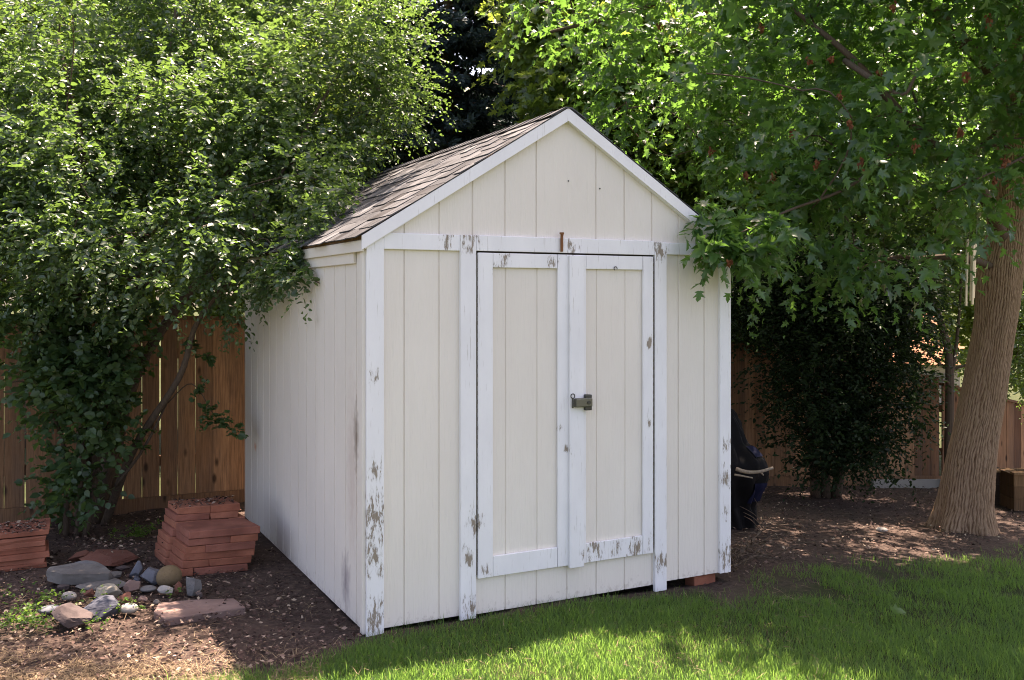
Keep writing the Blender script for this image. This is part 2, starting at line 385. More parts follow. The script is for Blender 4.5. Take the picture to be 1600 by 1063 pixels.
mb = MB(); mb.tube([(xb, -.036, zb_ - .052), (xb, -.036, zb_ + .052)], .0085, 10); mb.tube([(xb, -.036, zb_ + .05), (xb, -.036, zb_ + .060)], .014, 8); mb.tube([(xb, -.05, zb_ + .045), (xb, -.03, zb_ + .045)], .005, 8); mb.build('rusty_bolt', M_RUST, root)
mb = MB(); xh = sp(957); zh = zp(957, 420); mb.tube([(xh + .011 * math.cos(a), -.034, zh + .011 * math.sin(a)) for a in np.linspace(-.5, 4.2, 12)], .0028, 6); mb.build('hook', M_STEEL, d2)
# nail heads
for px, py in ((888, 283), (779, 500), (780, 548), (601, 283), (717, 282), (937, 295)):
    mb = MB(); x = sp(px); z = zp(px, py); mb.tube([(x, -.003, z), (x, .003, z)], .005, 6); mb.build('nail_head', M_STEEL, root)

# roof
OV = .035; FO = .03; BO = .05
th = .03
roofp = lambda s, off=0: ZR - SL * abs(s - W / 2) + off
mb = MB()
mb.prism([(-OV, roofp(-OV)), (W / 2, ZR), (W + OV, roofp(-OV)), (W + OV, roofp(-OV) - .022), (W / 2, ZR - .022), (-OV, roofp(-OV) - .022)], -FO + .004, D + BO)
roof = mb.build('roof', M_PLANK, root)
ca = math.atan(SL)
sh_v, sh_f, sh_t = [], [], []
slope_len = (W / 2 + OV + .02) / math.cos(ca)
rnd = random.Random(3)
sm = MB()
for side in (0, 1):
    row = 0; q = 0.
    while q < slope_len - .02:
        q1 = min(q + .18, slope_len)
        y = -FO - .012 - rnd.uniform(0, .15)
        while y < D + BO:
            w = rnd.choice((.08, .11, .14, .17, .21)); ya = max(y + .0015, -FO - .012); yb = min(y + w - .0015, D + BO + .01); y += w
            if yb - ya < .02: continue
            up = rnd.random() < .5
            qa = q - (.018 if up else 0) + rnd.uniform(-.004, .004); h0 = .012 if up else .006
            def P(qq, hh, yy):
                s = -OV - .02 + qq * math.cos(ca); z = roofp(-OV - .02) + qq * math.sin(ca); s -= hh * math.sin(ca); z += hh * math.cos(ca)
                return (s, yy, z) if side == 0 else (W - s, yy, z)
            tap = rnd.uniform(0, .006) if up else 0
            vs = [P(qa, h0, ya + tap), P(qa, h0, yb - tap), P(q1, .0035, yb), P(q1, .0035, ya), P(qa, h0 - .006, ya + tap), P(qa, h0 - .006, yb - tap)]
            t = min(1, max(0, rnd.gauss(.6 if up else .36, .25)))
            fs = [(0, 3, 2, 1), (4, 0, 1, 5), (0, 4, 3), (1, 2, 5)]
            if side: fs = [f[::-1] for f in fs]
            sm.add(vs, fs, t)
        q += .118; row += 1
sm.build('shingle_layer', M_SHINGLE, roof)
mb = MB(); y = -FO - .014
while y < D + BO:
    t = rnd.gauss(.5, .2); y1 = min(y + .24, D + BO + .01); e = .12
    vs = []
    for (yy, hh) in ((y, .022), (y1, .012)):
        for sx in (-e, -.02, .02, e):
            vs.append((W / 2 + sx, yy, roofp(W / 2 + sx) + hh + (.0 if abs(sx) > .05 else -.006)))
    vs += [(v[0], v[1], v[2] - .009) for v in vs[:4]]
    mb.add(vs, [(0, 1, 5, 4), (1, 2, 6, 5), (2, 3, 7, 6), (8, 9, 1, 0), (9, 10, 2, 1), (10, 11, 3, 2)], min(1, max(0, t))); y += .15
mb.build('ridge_cap', M_SHINGLE, roof)
rk = .075
for sgn in (0, 1):
    p = [(-OV, roofp(-OV) - .002), (W / 2, ZR - .002), (W / 2, ZR - .002 - rk), (-OV, roofp(-OV) - .002 - rk)]
    if sgn: p = [(W - x, z) for x, z in p]
    mb = MB(); mb.prism(p, -FO - .010, -FO + .003)
    # board fills back to the gable
    mb.prism([(p[0][0] + (.02 if not sgn else -.02), p[0][1] - .024), (p[1][0], p[1][1] - .024), (p[2][0], p[2][1] + .004), (p[3][0] + (.02 if not sgn else -.02), p[3][1] + .004)], -FO + .0035, -.001)
    mb.build('rake_board', M_RAKE, roof)
for xx in (0, 1):
    m_ = (lambda x: x) if not xx else (lambda x: W - x)
    def bb(x0, x1, y0, y1, z0, z1, nm):
        mb = MB(); a, b = sorted((m_(x0), m_(x1))); mb.box(a, b, y0, y1, z0, z1); mb.build(nm, M_SIDING if xx == 0 else M_RAKE, roof, bevel=BV)
    bb(-OV, -OV + .016, -FO + .004, D + BO, roofp(-OV) - .085, roofp(-OV) - .024, 'fascia')
    bb(-OV + .0165, -.001, -FO + .006, D + BO - .004, roofp(-OV) - .060, roofp(-OV) - .030, 'soffit')
    bb(-.018, -.0012, .16, D, ZE - .165, ZE - .085, 'frieze_board')

# ------------------------------------------------------------------ ground
lawn_px = [(300, 1075), (372, 1050), (455, 1040), (520, 1012), (572, 994)]
poly = [on_ground(*p) for p in lawn_px]
poly = [Vector((-9, 3.6, 0)), Vector((-3.2, 4.0, 0)), Vector((-1.75, 4.40, 0))] + poly[1:]
poly += [Vector((AX + UX * t, AY + UY * t, 0)) for t in (.6, 1.2, 1.8, 2.2)] + [on_ground(*p) for p in ((1120, 922), (1180, 890), (1270, 868), (1400, 872), (1500, 866), (1560, 848), (1640, 832))]
poly += [Vector((9, 8.2, 0)), Vector((30, 8, 0)), Vector((30, -30, 0)), Vector((-30, -30, 0)), Vector((-30, 3.4, 0))]
PP = np.array([(p.x, p.y) for p in poly])
def inside(X, Y):
    r = np.zeros(X.shape, bool); n = len(PP)
    for i in range(n):
        x0, y0 = PP[i]; x1, y1 = PP[(i + 1) % n]
        c = ((y0 > Y) != (y1 > Y)); r ^= c & (X < (x1 - x0) * (Y - y0) / (y1 - y0 + 1e-12) + x0)
    return r
def edge_dist(X, Y):
    d = np.full(X.shape, 1e9); n = len(PP)
    for i in range(n):
        a = PP[i]; b = PP[(i + 1) % n]; ab = b - a; t = np.clip(((X - a[0]) * ab[0] + (Y - a[1]) * ab[1]) / (ab @ ab), 0, 1)
        d = np.minimum(d, np.hypot(X - a[0] - t * ab[0], Y - a[1] - t * ab[1]))
    return d
def axis(lo, hi, n0, n1, step, far):
    core = np.arange(lo, hi + 1e-6, step); g = np.geomspace(.1, far, 26)
    return np.concatenate([lo - g[::-1], core, hi + g])
gx = axis(-6, 7, 0, 0, .05, 180); gy = axis(3.2, 13, 0, 0, .05, 180)
GX, GY = np.meshgrid(gx, gy)
GZ = ground(GX, GY)
near = (np.abs(GX) < 9) & (GY > 2) & (GY < 14)
ins = inside(GX, GY); edg = np.where(near & ins, edge_dist(GX, GY), 1.); lawn = ins * np.where((GX > 1.2) & (GY > 5.6), np.clip(edg / .7 + (fbm(GX * 5, GY * 5, 21) - .5) * 1.5 - .1, 0, 1), np.clip(edg / .15, 0, 1))
GZ = GZ + np.where(near & ~ins, (fbm(GX * 3, GY * 3, 5) - .5) * .05 + (fbm(GX * 14, GY * 14, 9) - .5) * .02, 0) + np.where(near & ins, (fbm(GX * 4, GY * 4, 3) - .5) * .02, 0)
s_, d_ = world_to_shed(np.stack([GX, GY, GZ], -1)); GZ = np.where((s_ > .08) & (s_ < W - .05) & (d_ > .08) & (d_ < D - .08), GZ - .08, GZ)
GZ -= .012
beyond = GY > (9.9 + .45 * GX)
lawn = np.where(beyond, 1., lawn)
ny, nx = GX.shape; idx = np.arange(nx * ny).reshape(ny, nx)
q = np.stack([idx[:-1, :-1], idx[:-1, 1:], idx[1:, 1:], idx[1:, :-1]], -1).reshape(-1, 4)
m = Mat('garden_soil'); t = m.attr()
n1 = m.noise(m.coord(), 26, 9, .75); n2 = m.noise(m.coord(), 1.7, 6); n3 = m.noise(m.coord(), 120, 4, .8)
soil = m.ramp(n1, [(.28, (.026, .018, .015)), (.5, (.072, .051, .042)), (.75, (.15, .108, .086))]); soil = m.mix(m.math('MULTIPLY', m.ramp(n3, [(.6, 0.), (.7, 1.)]), .6), soil, (.30, .22, .16))
soil = m.mix(m.math('MULTIPLY', m.ramp(n2, [(.5, 0.), (.65, 1.)]), .4), soil, (.14, .095, .075))
turf = m.mix(n1, (.024, .036, .014), (.055, .065, .024)); turf = m.mix(m.math('MULTIPLY', m.ramp(n2, [(.5, 0.), (.7, 1.)]), .4), turf, (.12, .11, .05))
m.base(m.mix(t, soil, turf), .95, .1); m.bump(n1, .7, .03)
g_o = np_mesh('ground', np.stack([GX, GY, GZ], -1).reshape(-1, 3), [q], m.m, tint=lawn.ravel(), smooth=True)
tag(g_o, 'brown garden soil and lawn around the shed', kind='structure')

# ------------------------------------------------------------------ instanced-shape meshes in numpy
def frames(dirs, ups):
    x = dirs / np.linalg.norm(dirs, axis=1, keepdims=True); z = ups - (ups * x).sum(1, keepdims=True) * x
    z /= np.linalg.norm(z, axis=1, keepdims=True) + 1e-9; y = np.cross(z, x); return x, y, z
def stamp(pos, dirs, ups, size, shape, tris, name, mat, tint, parent=None, width=None):
    """copy a small leaf shape to every position: one mesh"""
    x, y, z = frames(dirs, ups); n = len(pos); sh = np.asarray(shape, float); k = len(sh)
    w = size if width is None else width
    V = pos[:, None, :] + size[:, None, None] * sh[None, :, 0:1] * x[:, None, :] + w[:, None, None] * sh[None, :, 1:2] * y[:, None, :] + size[:, None, None] * sh[None, :, 2:3] * z[:, None, :]
    Fs = []
    for T in tris:
        T = np.asarray(T); Fs.append((np.arange(n)[:, None, None] * k + T[None]).reshape(-1, T.shape[1]))
    return np_mesh(name, V.reshape(-1, 3), Fs, mat, parent, np.repeat(tint, k))
OVATE = [(0, 0, 0), (.3, .24, .07), (.68, .22, .04), (1, 0, -.10), (.68, -.22, .04), (.3, -.24, .07)]
OV_T = [[(0, 1, 2, 3), (0, 3, 4, 5)]]
BROADOV = [(0, 0, 0), (.25, .27, .08), (.65, .25, .05), (1, 0, -.12), (.65, -.25, .05), (.25, -.27, .08)]
ROUND = [(0, 0, 0), (.15, .30, .06), (.55, .38, .05), (1, 0, -.12), (.55, -.38, .05), (.15, -.30, .06)]
half = [(-.03, .10), (.06, .40), (.20, .20), (.56, .50), (.48, .17), (.70, .21), (1., 0)]
def maple_shape():
    pts = [(.25, 0, 0), (0, 0, .02)]
    f = lambda x, y: (x, y, .26 * abs(y) - .36 * x * x)
    for p in half: pts.append(f(*p))
    for p in half[:-1][::-1]: pts.append(f(p[0], -p[1]))
    n = len(pts) - 1
    return pts, [[(0, 1 + (i + 1) % n, 1 + i) for i in range(n)]]
MAP, MAP_T = maple_shape()
QUADLEAF = [(0, 0, 0), (.5, .3, .06), (1, 0, -.05), (.5, -.3, .06)]; QL_T = [[(0, 1, 2), (0, 2, 3)]]

def unit(n, rng): v = rng.normal(size=(n, 3)); return v / np.linalg.norm(v, axis=1, keepdims=True)
def sample_blobs(blobs, n, rng, shell=.45):
    """blobs: (center, radius or radii). returns n points biased to the outer part"""
    C = np.array([list(b[0]) for b in blobs]); R = np.array([[b[1]] * 3 if not hasattr(b[1], '__len__') else list(b[1]) for b in blobs])
    vol = R.prod(1) ** .8; pick = rng.choice(len(blobs), n, p=vol / vol.sum())
    u = unit(n, rng); r = (shell ** 3 + (1 - shell ** 3) * rng.random(n)) ** (1 / 3)
    inner = rng.random(n) < .25; r = np.where(inner, rng.random(n) ** .5 * .7, r)
    return C[pick] + u * r[:, None] * R[pick], C[pick]
def grow(limbs, centres, parent, mat, name='trunk', r_tip=.006, n=6, rng=RNG, rmax=.2, seg=4, skip=None):
    """limbs: list of (points, radii) built first; then every centre is tied to the nearest node -> one branch mesh"""
    mb = MB(); nodes = []
    for pts, rad in limbs:
        mb.tube(pts, rad, max(n, 8))
        for i, p in enumerate(pts): nodes.append((Vector(p), rad[i] if hasattr(rad, '__len__') else rad))
    cs = [Vector(c) for c in centres]; base = Vector(limbs[0][0][0])
    cs.sort(key=lambda c: (c - base).length)
    NP = np.array([list(a[0]) for a in nodes]); NR = [a[1] for a in nodes]
    for c in cs:
        dd = np.linalg.norm(NP - np.array(c), axis=1) + np.where(NP[:, 2] > c.z + .1, .5, 0); j = int(dd.argmin()); p = Vector(NP[j]); L = (c - p).length
        if L < .05: continue
        r0 = min(NR[j] * .75, .007 + .018 * L); pts = []
        side = Vector(rng.normal(size=3)) * L * .10
        for k in range(seg + 1):
            t = k / seg; pts.append(p.lerp(c, t) + side * math.sin(math.pi * t) + Vector((0, 0, .12 * L * math.sin(math.pi * t))))
        rad = [r0 + (r_tip - r0) * k / seg if r0 > r_tip else r_tip for k in range(seg + 1)]
        mb.tube(pts, rad, n, cap=False)
        NP = np.vstack([NP, [list(q_) for q_ in pts[1:]]]); NR += rad[1:]
    return mb.build(name, mat, parent, smooth=True)
def leaves(cent, rng, per_c, per_t, spread, twig, size, shape, tris, name, mat, parent, droop=.25, up=.8, axis_out=None, reject=None, tilt=.55, szvar=.25):
    """every cluster -> twigs -> leaves along the twig, one crown mesh"""
    nc = len(cent); T = nc * per_c
    c = np.repeat(cent, per_c, 0)
    u = unit(T, rng); p0 = c + u * (rng.random((T, 1)) ** .5) * spread
    d = u + rng.normal(size=(T, 3)) * .5 + np.array([0, 0, .15])
    if axis_out is not None: d += np.repeat(axis_out, per_c, 0) * .8
    d /= np.linalg.norm(d, axis=1, keepdims=True)
    tl = twig * (.6 + .8 * rng.random((T, 1)))
    ti = np.tile((np.arange(per_t) + .5) / per_t, T)[:, None]
    P0 = np.repeat(p0, per_t, 0); Dd = np.repeat(d, per_t, 0); L = np.repeat(tl, per_t, 0)
    pos = P0 + Dd * ti * L - np.array([0, 0, 1]) * droop * L * ti ** 2
    n = len(pos)
    side = np.cross(Dd, np.array([0, 0, 1.]) + rng.normal(size=(n, 3)) * .15); side /= np.linalg.norm(side, axis=1, keepdims=True) + 1e-9
    sg = np.tile(np.where(np.arange(per_t) % 2 == 0, 1., -1.), T)[:, None]
    ld = Dd * .55 + side * sg * .85 + rng.normal(size=(n, 3)) * .35 - np.array([0, 0, .22])
    lu = np.array([0, 0, up]) + rng.normal(size=(n, 3)) * tilt
    sz = size * np.clip(1 + rng.normal(size=n) * szvar, .5, 1.6) * (1 - .35 * ti[:, 0])
    ct = np.repeat(rng.random(nc), per_c * per_t); tint = np.clip(.5 * ct + .5 * rng.random(n) + (ti[:, 0] - .5) * .25, 0, 1)
    keep = np.ones(n, bool)
    if reject is not None: keep &= ~reject(pos)
    keep &= pos[:, 2] > ground(pos[:, 0], pos[:, 1]) + .02
    return stamp(pos[keep], ld[keep], lu[keep], sz[keep], shape, tris, name, mat, tint[keep], parent)
def B(px, py, Y, r): return (at(px, py, Y), r)
def curve(pts, n=8):
    """catmull-rom through pts"""
    P = [Vector(p) for p in pts]; P = [P[0] * 2 - P[1]] + P + [P[-1] * 2 - P[-2]]; out = []
    for i in range(1, len(P) - 2):
        for k in range(n):
            t = k / n; a, b, c, d = P[i - 1], P[i], P[i + 1], P[i + 2]
            out.append(.5 * ((2 * b) + (c - a) * t + (2 * a - 5 * b + 4 * c - d) * t * t + (3 * b - a - 3 * c + d) * t ** 3))
    out.append(P[-2]); return out
def lin(a, b, n): return [a + (b - a) * i / (n - 1) for i in range(n)]

# ---- small-leaved tree at the left fence
def left_tree():
    rng = np.random.default_rng(11)
    base = on_ground(150, 812); base.y -= .05
    r = empty('fruit_tree', base); tag(r, 'bushy multi-stemmed small-leaved tree overhanging the left wall of the shed', 'tree')
    b = [B(330, 200, 7.8, .85), B(130, 270, 7.2, .75), B(500, 110, 8.3, .75), B(430, 290, 7.1, .55), B(230, 390, 6.7, .5), B(70, 120, 7.9, .85), B(300, 50, 8.5, .9), B(440, 395, 6.55, .30),
         B(395, 440, 6.5, .22), B(570, 170, 8.3, .40), B(560, 60, 8.5, .5), B(270, -90, 8.9, .7), B(480, -60, 8.7, .6), B(-80, 250, 7.2, .7), B(70, 410, 6.9, .4), B(330, 430, 6.9, .30), B(560, 240, 8.2, .3), B(-30, 380, 6.8, .4), B(400, 180, 7.3, .45), B(220, 200, 7.2, .5), B(110, 380, 6.5, .35), B(300, 340, 6.5, .35), B(560, 310, 7.7, .18),
         B(600, 20, 8.7, .28), B(622, 120, 8.5, .2)]
    cen, bc = sample_blobs(b, 390, rng)
    extra = np.array([list(at(*p)) for p in ((462, 428, 6.05), (478, 434, 5.95), (490, 440, 5.9), (455, 410, 6.1), (440, 420, 6.2), (425, 440, 6.35), (470, 400, 6.05), (415, 455, 6.5), (485, 395, 6.0), (505, 335, 6.15), (490, 352, 6.05), (520, 315, 6.3), (472, 372, 6.05), (535, 300, 6.5), (455, 385, 6.2), (500, 320, 6.3), (480, 340, 6.3))])
    hi, hb = sample_blobs([(Vector((-1.7, 5.9, 4.3)), .55), (Vector((-2.5, 5.8, 4.2)), .5), (Vector((-2.1, 6.3, 4.6)), .5), (Vector((-.55, 7.0, 4.75)), .5), (Vector((-1.0, 7.6, 4.9)), .4)], 46, rng); cen = np.vstack([cen, hi]); bc = np.vstack([bc, hb])  # unseen overhead clusters, added to dapple the soil and roof with shade
    ok = ~in_shed(cen, .12); cen = cen[ok]; bc = bc[ok]
    out = cen - bc; out /= np.linalg.norm(out, axis=1, keepdims=True) + 1e-9
    limbs = []
    g0 = base
    for (dx, dy, r0), tgt in (((0, 0, .075), [(185, 640, 7.5), (205, 480, 7.3), (330, 320, 7.5), (420, 120, 8)]), ((.06, .03, .06), [(200, 620, 7.6), (270, 490, 7.5), (400, 330, 7.3), (520, 130, 8.2)]), ((-.1, .02, .06), [(130, 620, 7.5), (120, 450, 7.3), (130, 250, 7.2), (90, 60, 7.5)]),
                              ((-.04, .08, .06), [(160, 600, 7.6), (220, 400, 7.7), (260, 150, 7.9), (290, -120, 8)]), ((.10, -.05, .035), [(210, 700, 7.3), (280, 590, 7.1), (310, 500, 7.0), (380, 420, 6.8)])):
        pts = curve([g0 + Vector((dx, dy, -.05))] + [at(*t) for t in tgt], 6); limbs.append((pts, lin(r0, .012, len(pts))))
    # thin sucker crossing the fence boards
    pts = curve([at(180, 760, 7.3), at(225, 700, 7.25), at(265, 620, 7.2), at(300, 540, 7.1)], 5); limbs.append((pts, lin(.013, .006, len(pts))))
    pts = curve([at(262, 630, 7.2), at(300, 600, 7.2), at(335, 650, 7.2)], 5); limbs.append((pts, lin(.005, .003, len(pts))))
    pts = curve([at(440, 405, 6.5), at(462, 422, 6.1), at(490, 438, 5.88), at(500, 443, 5.84)], 5); limbs.append((pts, lin(.006, .003, len(pts))))
    t = grow(limbs, cen[::2], None, M_BRANCH, rng=rng, r_tip=.004, n=5)
    localise(t, r)
    cen2 = np.vstack([cen, extra]); out2 = np.vstack([out, np.tile([.5, -.4, -.3], (len(extra), 1))])
    c = leaves(cen, rng, 24, 13, .24, .28, .050, BROADOV, OV_T, 'crown', L_SMALL, None, droop=.35, up=.75, axis_out=out, reject=lambda p: in_shed(p, .03), tilt=.6)
    sprays = np.array([list(at(*p)) for p in ((335, 655, 7.15), (325, 648, 7.15), (345, 662, 7.15), (318, 600, 7.2), (322, 560, 7.2), (300, 540, 7.1), (372, 676, 7.2))])
    c2 = leaves(extra, rng, 16, 9, .07, .14, .05, BROADOV, OV_T, 'hanging_spray', L_SMALL, None, droop=.4, reject=lambda p: in_shed(p, .01))
    c3 = [leaves(q[None], rng, 6, 6, .02, .09, .05, ROUND, OV_T, 'low_spray', L_LILAC, None) for q in sprays[3:]] + [leaves(sprays[:3], rng, 8, 6, .03, .10, .05, ROUND, OV_T, 'low_spray', L_LILAC, None)]
    for o in [c, c2] + c3: localise(o, r)
left_tree()

# ---- broad-leaved shrub under it
def left_shrub():
    rng = np.random.default_rng(5)
    base = on_ground(120, 835)
    r = empty('lilac_shrub', base); tag(r, 'dark broad-leaved shrub growing against the fence below the small-leaved tree', 'shrub')
    b = [B(120, 560, 7.1, .34), B(70, 600, 7.0, .25), B(150, 650, 7.1, .2), B(170, 560, 7.2, .25), B(115, 720, 7.05, .17), B(150, 775, 7.1, .13), B(165, 690, 7.0, .14), B(95, 770, 7.1, .10), B(90, 500, 7.0, .3), B(200, 500, 7.1, .2), B(20, 500, 6.9, .25), B(150, 600, 7.0, .28), B(80, 560, 6.9, .25)]
    cen, bc = sample_blobs(b, 84, rng)
    limbs = []
    for dx, tgt in ((0, [(130, 700, 7.15), (140, 560, 7.1)]), (-.08, [(100, 700, 7.1), (60, 600, 7.0)]), (.06, [(160, 690, 7.2), (180, 560, 7.2)])):
        pts = curve([base + Vector((dx, 0, -.04))] + [at(*t) for t in tgt], 6); limbs.append((pts, lin(.024, .008, len(pts))))
    localise(grow(limbs, cen, None, M_BRANCH, name='stem', rng=rng, r_tip=.004, n=5), r)
    localise(leaves(cen, rng, 13, 7, .16, .16, .068, ROUND, OV_T, 'crown', L_LILAC, None, droop=.4, up=.6), r)
left_shrub()

# ---- big maple on the right
def maple():
    rng = np.random.default_rng(23)
    base = on_ground(1505, 826)
    r = empty('maple_tree', base); tag(r, 'large maple with thick furrowed leaning trunk standing right of the shed', 'tree')
    Yt = base.y
    # trunk as a displaced sheet
    cl = curve([at(1505, 842, Yt), at(1509, 800, Yt), at(1519, 710, Yt), at(1540, 600, Yt), at(1556, 500, Yt), at(1566, 420, Yt), at(1572, 360, Yt), at(1580, 250, Yt - .05), at(1590, 100, Yt - .1), at(1592, -60, Yt - .15)], 64)
    nz = len(cl); na = 420
    tt = np.linspace(0, 1, nz); zc = np.array([c.z for c in cl]); xc = np.array([c.x for c in cl]); yc = np.array([c.y for c in cl])
    hgt = zc - zc[0]
    rad = np.interp(hgt, [0, .10, .3, .6, 1.0, 1.6, 2.1, 2.5, 3.0, 4.5], [.31, .275, .235, .21, .192, .176, .170, .158, .145, .10])
    th_ = np.linspace(0, 2 * np.pi, na, endpoint=False)
    A, Z = np.meshgrid(th_, hgt); R0 = np.repeat(rad[:, None], na, 1)
    flare = np.exp(-Z / .20) * .06 * np.sin(A * 5 + 1.2 + .5 * np.sin(A * 2)); R0 = R0 + flare
    # interlacing ridges
    cx, sy = np.cos(A) * 1.6, np.sin(A) * 1.6
    w1 = fbm(cx * 1.6 + 7, Z * 3.2 + sy * 1.7, 31, 3); w2 = fbm(cx * 3.5 + 1, Z * 9 + sy * 3.3, 37, 3)
    w3 = fbm(cx * 9 + 4, Z * 22 + sy * 9, 43, 3)
    ph = A * 27 + (w1 - .5) * 5 + (w2 - .5) * 3.4 + (w3 - .5) * 1.6
    ridge = 1 - np.abs(np.sin(ph)) ** .9
    cut = np.clip((fbm(cx * 6 + 2, Z * 18 + sy * 6, 41, 3) - .32) * 3, 0, 1); fine_ = fbm(cx * 22, Z * 40 + sy * 22, 47, 3) - .5
    ridge = np.clip(ridge * (.7 + .3 * cut) , 0, 1)
    furrow = 1 - ridge
    lump = (fbm(cx * 1.2 + 3, Z * 1.5 + sy, 51, 2) - .5) * .03
    # swollen scar where the low limb leaves
    sw = .05 * np.exp(-((Z - 2.35) / .22) ** 2) * np.clip(-np.cos(A - .3), 0, 1)
    RR = R0 + lump + sw + .013 * (np.sqrt(furrow) - .5) + .009 * fine_
    V = np.stack([xc[:, None] + RR * np.cos(A), yc[:, None] + RR * np.sin(A), zc[:, None] + 0 * A], -1)
    idx = np.arange(nz * na).reshape(nz, na); nxt = np.roll(idx, -1, 1)
    q = np.stack([idx[:-1], nxt[:-1], nxt[1:], idx[1:]], -1).reshape(-1, 4)
    tr = np_mesh('trunk', V.reshape(-1, 3), [q], M_BARK, None, tint=np.clip(np.sqrt(furrow) * .8 + fine_ * .5 + rng.normal(size=furrow.shape) * .03, 0, 1).ravel(), smooth=True); localise(tr, r)
    b = [B(1250, 120, 8.2, 1.0), B(1460, 90, 7.6, 1.0), B(1060, 90, 9.2, .85), B(915, 40, 9.8, .7), B(1300, 285, 7.3, .62), B(1190, 320, 7.2, .45), B(1490, 240, 7.0, .45), B(1390, 350, 7.1, .36),
         B(1590, 190, 7.1, .7), B(1200, -150, 7.6, 1.1), B(1500, -200, 7.0, 1.2), B(1000, -90, 9.2, .9), B(1130, 230, 8.6, .5), B(1600, 20, 8.6, .9), B(1350, 180, 6.6, .6), B(1180, 150, 7.2, .5), B(1090, 200, 9.4, .6), B(1290, 400, 7.4, .30), B(1000, 180, 10., .45),
         ((2.7, 6.6, 4.9), 1.0), ((4.2, 6.3, 4.9), 1.2), ((3.4, 7.6, 5.6), 1.2), ((5.2, 7.6, 4.6), 1.2), ((2.6, 8.4, 5.6), 1.0), ((4.6, 9.6, 5.2), 1.3), ((3.2, 9.8, 4.9), 1.0), ((5.8, 6, 4.2), .9), ((4.6, 5.4, 4.4), .8), ((3.4, 6.4, 4.2), .7), ((3.4, 11.2, 4.6), 1.2), ((5.4, 11.2, 4.4), 1.3), ((2.2, 10.2, 4.4), .8), ((6.8, 9.5, 4.2), 1.2), B(1535, 290, 7.5, .2), B(1480, 315, 7.4, .18), B(1560, 265, 7.3, .22), B(1570, 235, 7.1, .3), B(1600, 130, 7.2, .4), B(1550, 110, 7.3, .35), B(1595, 275, 7.2, .18)]
    cen, bc = sample_blobs(b, 660, rng)
    fr = np.array([list(at(px + rng.normal() * 6, py + rng.normal() * 6, 6.0 + rng.normal() * .06)) for px, py in ((1100, 360), (1115, 375), (1130, 365), (1095, 345), (1125, 390), (1110, 395), (1150, 370), (1165, 385), (1180, 370), (1190, 395), (1145, 345), (1200, 350), (1085, 368), (1135, 400))])
    ok = ~in_shed(cen, .15); cen = cen[ok]; bc = bc[ok]
    # keep the roof of the shed in the sun and a window of sky above it
    s, d = world_to_shed(cen); over = (s < 2.0) & (d < 3.3); cen = cen[~over]; bc = bc[~over]
    out = cen - bc; out /= np.linalg.norm(out, axis=1, keepdims=True) + 1e-9
    top = cl[-1]
    limbs = [([cl[-1]] + [Vector(p) for p in ((3.9, 7.6, 5.3), (3.6, 7.5, 6.0))], [.09, .05, .02])]
    def limb(p, r0, r1): 
        pts = curve([at(*x) if len(x) == 3 else x for x in p], 6); limbs.append((pts, lin(r0, r1, len(pts))))
    limb([(1568, 380, Yt), (1545, 320, 8.1), (1510, 270, 7.8), (1420, 190, 7.4), (1330, 90, 7.2), (1220, 0, 7.4)], .065, .015)
    limb([(1560, 420, Yt), (1500, 402, 8.25), (1440, 404, 8.4), (1400, 402, 8.6), (1340, 420, 8.6)], .036, .012)
    limb([(1585, 150, Yt), (1500, 60, 8.2), (1350, -60, 8.4), (1150, -40, 8.8), (980, 20, 9.5), (860, 50, 9.9)], .075, .015)
    limb([(1588, 60, Yt), (1640, -60, 7.6), (1600, -250, 6.8)], .07, .02)
    limb([(1420, 215, 7.2), (1330, 290, 7.0), (1230, 330, 6.6), (1140, 372, 6.05)], .016, .005)
    limb([(1620, 235, 6.9), (1560, 265, 6.8), (1480, 300, 6.75)], .012, .006)
    limb([(1320, 95, 7.0), (1380, 135, 6.6), (1412, 148, 6.5), (1430, 120, 6.5)], .022, .010)
    br = grow(limbs, cen[::2], None, M_BRANCH, name='branch', rng=rng, r_tip=.005, n=6); localise(br, r)
    rej = lambda p: in_shed(p, .04)
    c1 = leaves(cen, rng, 11, 8, .30, .34, .088, MAP, MAP_T, 'crown', L_MAPLE, None, droop=.5, up=.8, axis_out=out, reject=rej, tilt=.6, szvar=.35); localise(c1, r)
    c2 = leaves(fr, rng, 6, 6, .07, .14, .10, MAP, MAP_T, 'low_spray', L_MAPLE, None, droop=.6, reject=rej); localise(c2, r)
    # reddish bunches of winged seeds
    for px, py, Y in ((1190, 40, 7.3), (1300, 90, 6.5), (1265, 95, 6.9), (1313, 148, 6.6), (1373, 115, 6.7), (1328, 190, 6.4), (1346, 252, 6.5), (1275, 255, 6.7), (1165, 275, 6.8), (1208, 275, 6.8), (1110, 235, 7.6), (1570, 250, 6.6), (1545, 30, 6.6), (1500, 205, 6.5), (1030, 40, 8.6), (1395, 8, 6.6), (1140, 408, 6.05), (1100, 20, 8.2), (1430, 228, 6.4), (1555, 278, 6.5), (1508, 115, 6.5), (1240, 205, 6.7)):
        n = int(rng.integers(14, 26)); c = np.array(list(at(px, py, Y - .25))); h = .05 + rng.random() * .05
        pos = c + rng.normal(size=(n, 3)) * np.array([.008, .008, h * .2]); dr = rng.normal(size=(n, 3)) * .45 + np.array([0, 0, -1.])
        localise(stamp(pos, dr, rng.normal(size=(n, 3)), .026 + .014 * rng.random(n), QUADLEAF, QL_T, 'seed_cluster', M_SEED, rng.random(n)), r)
maple()

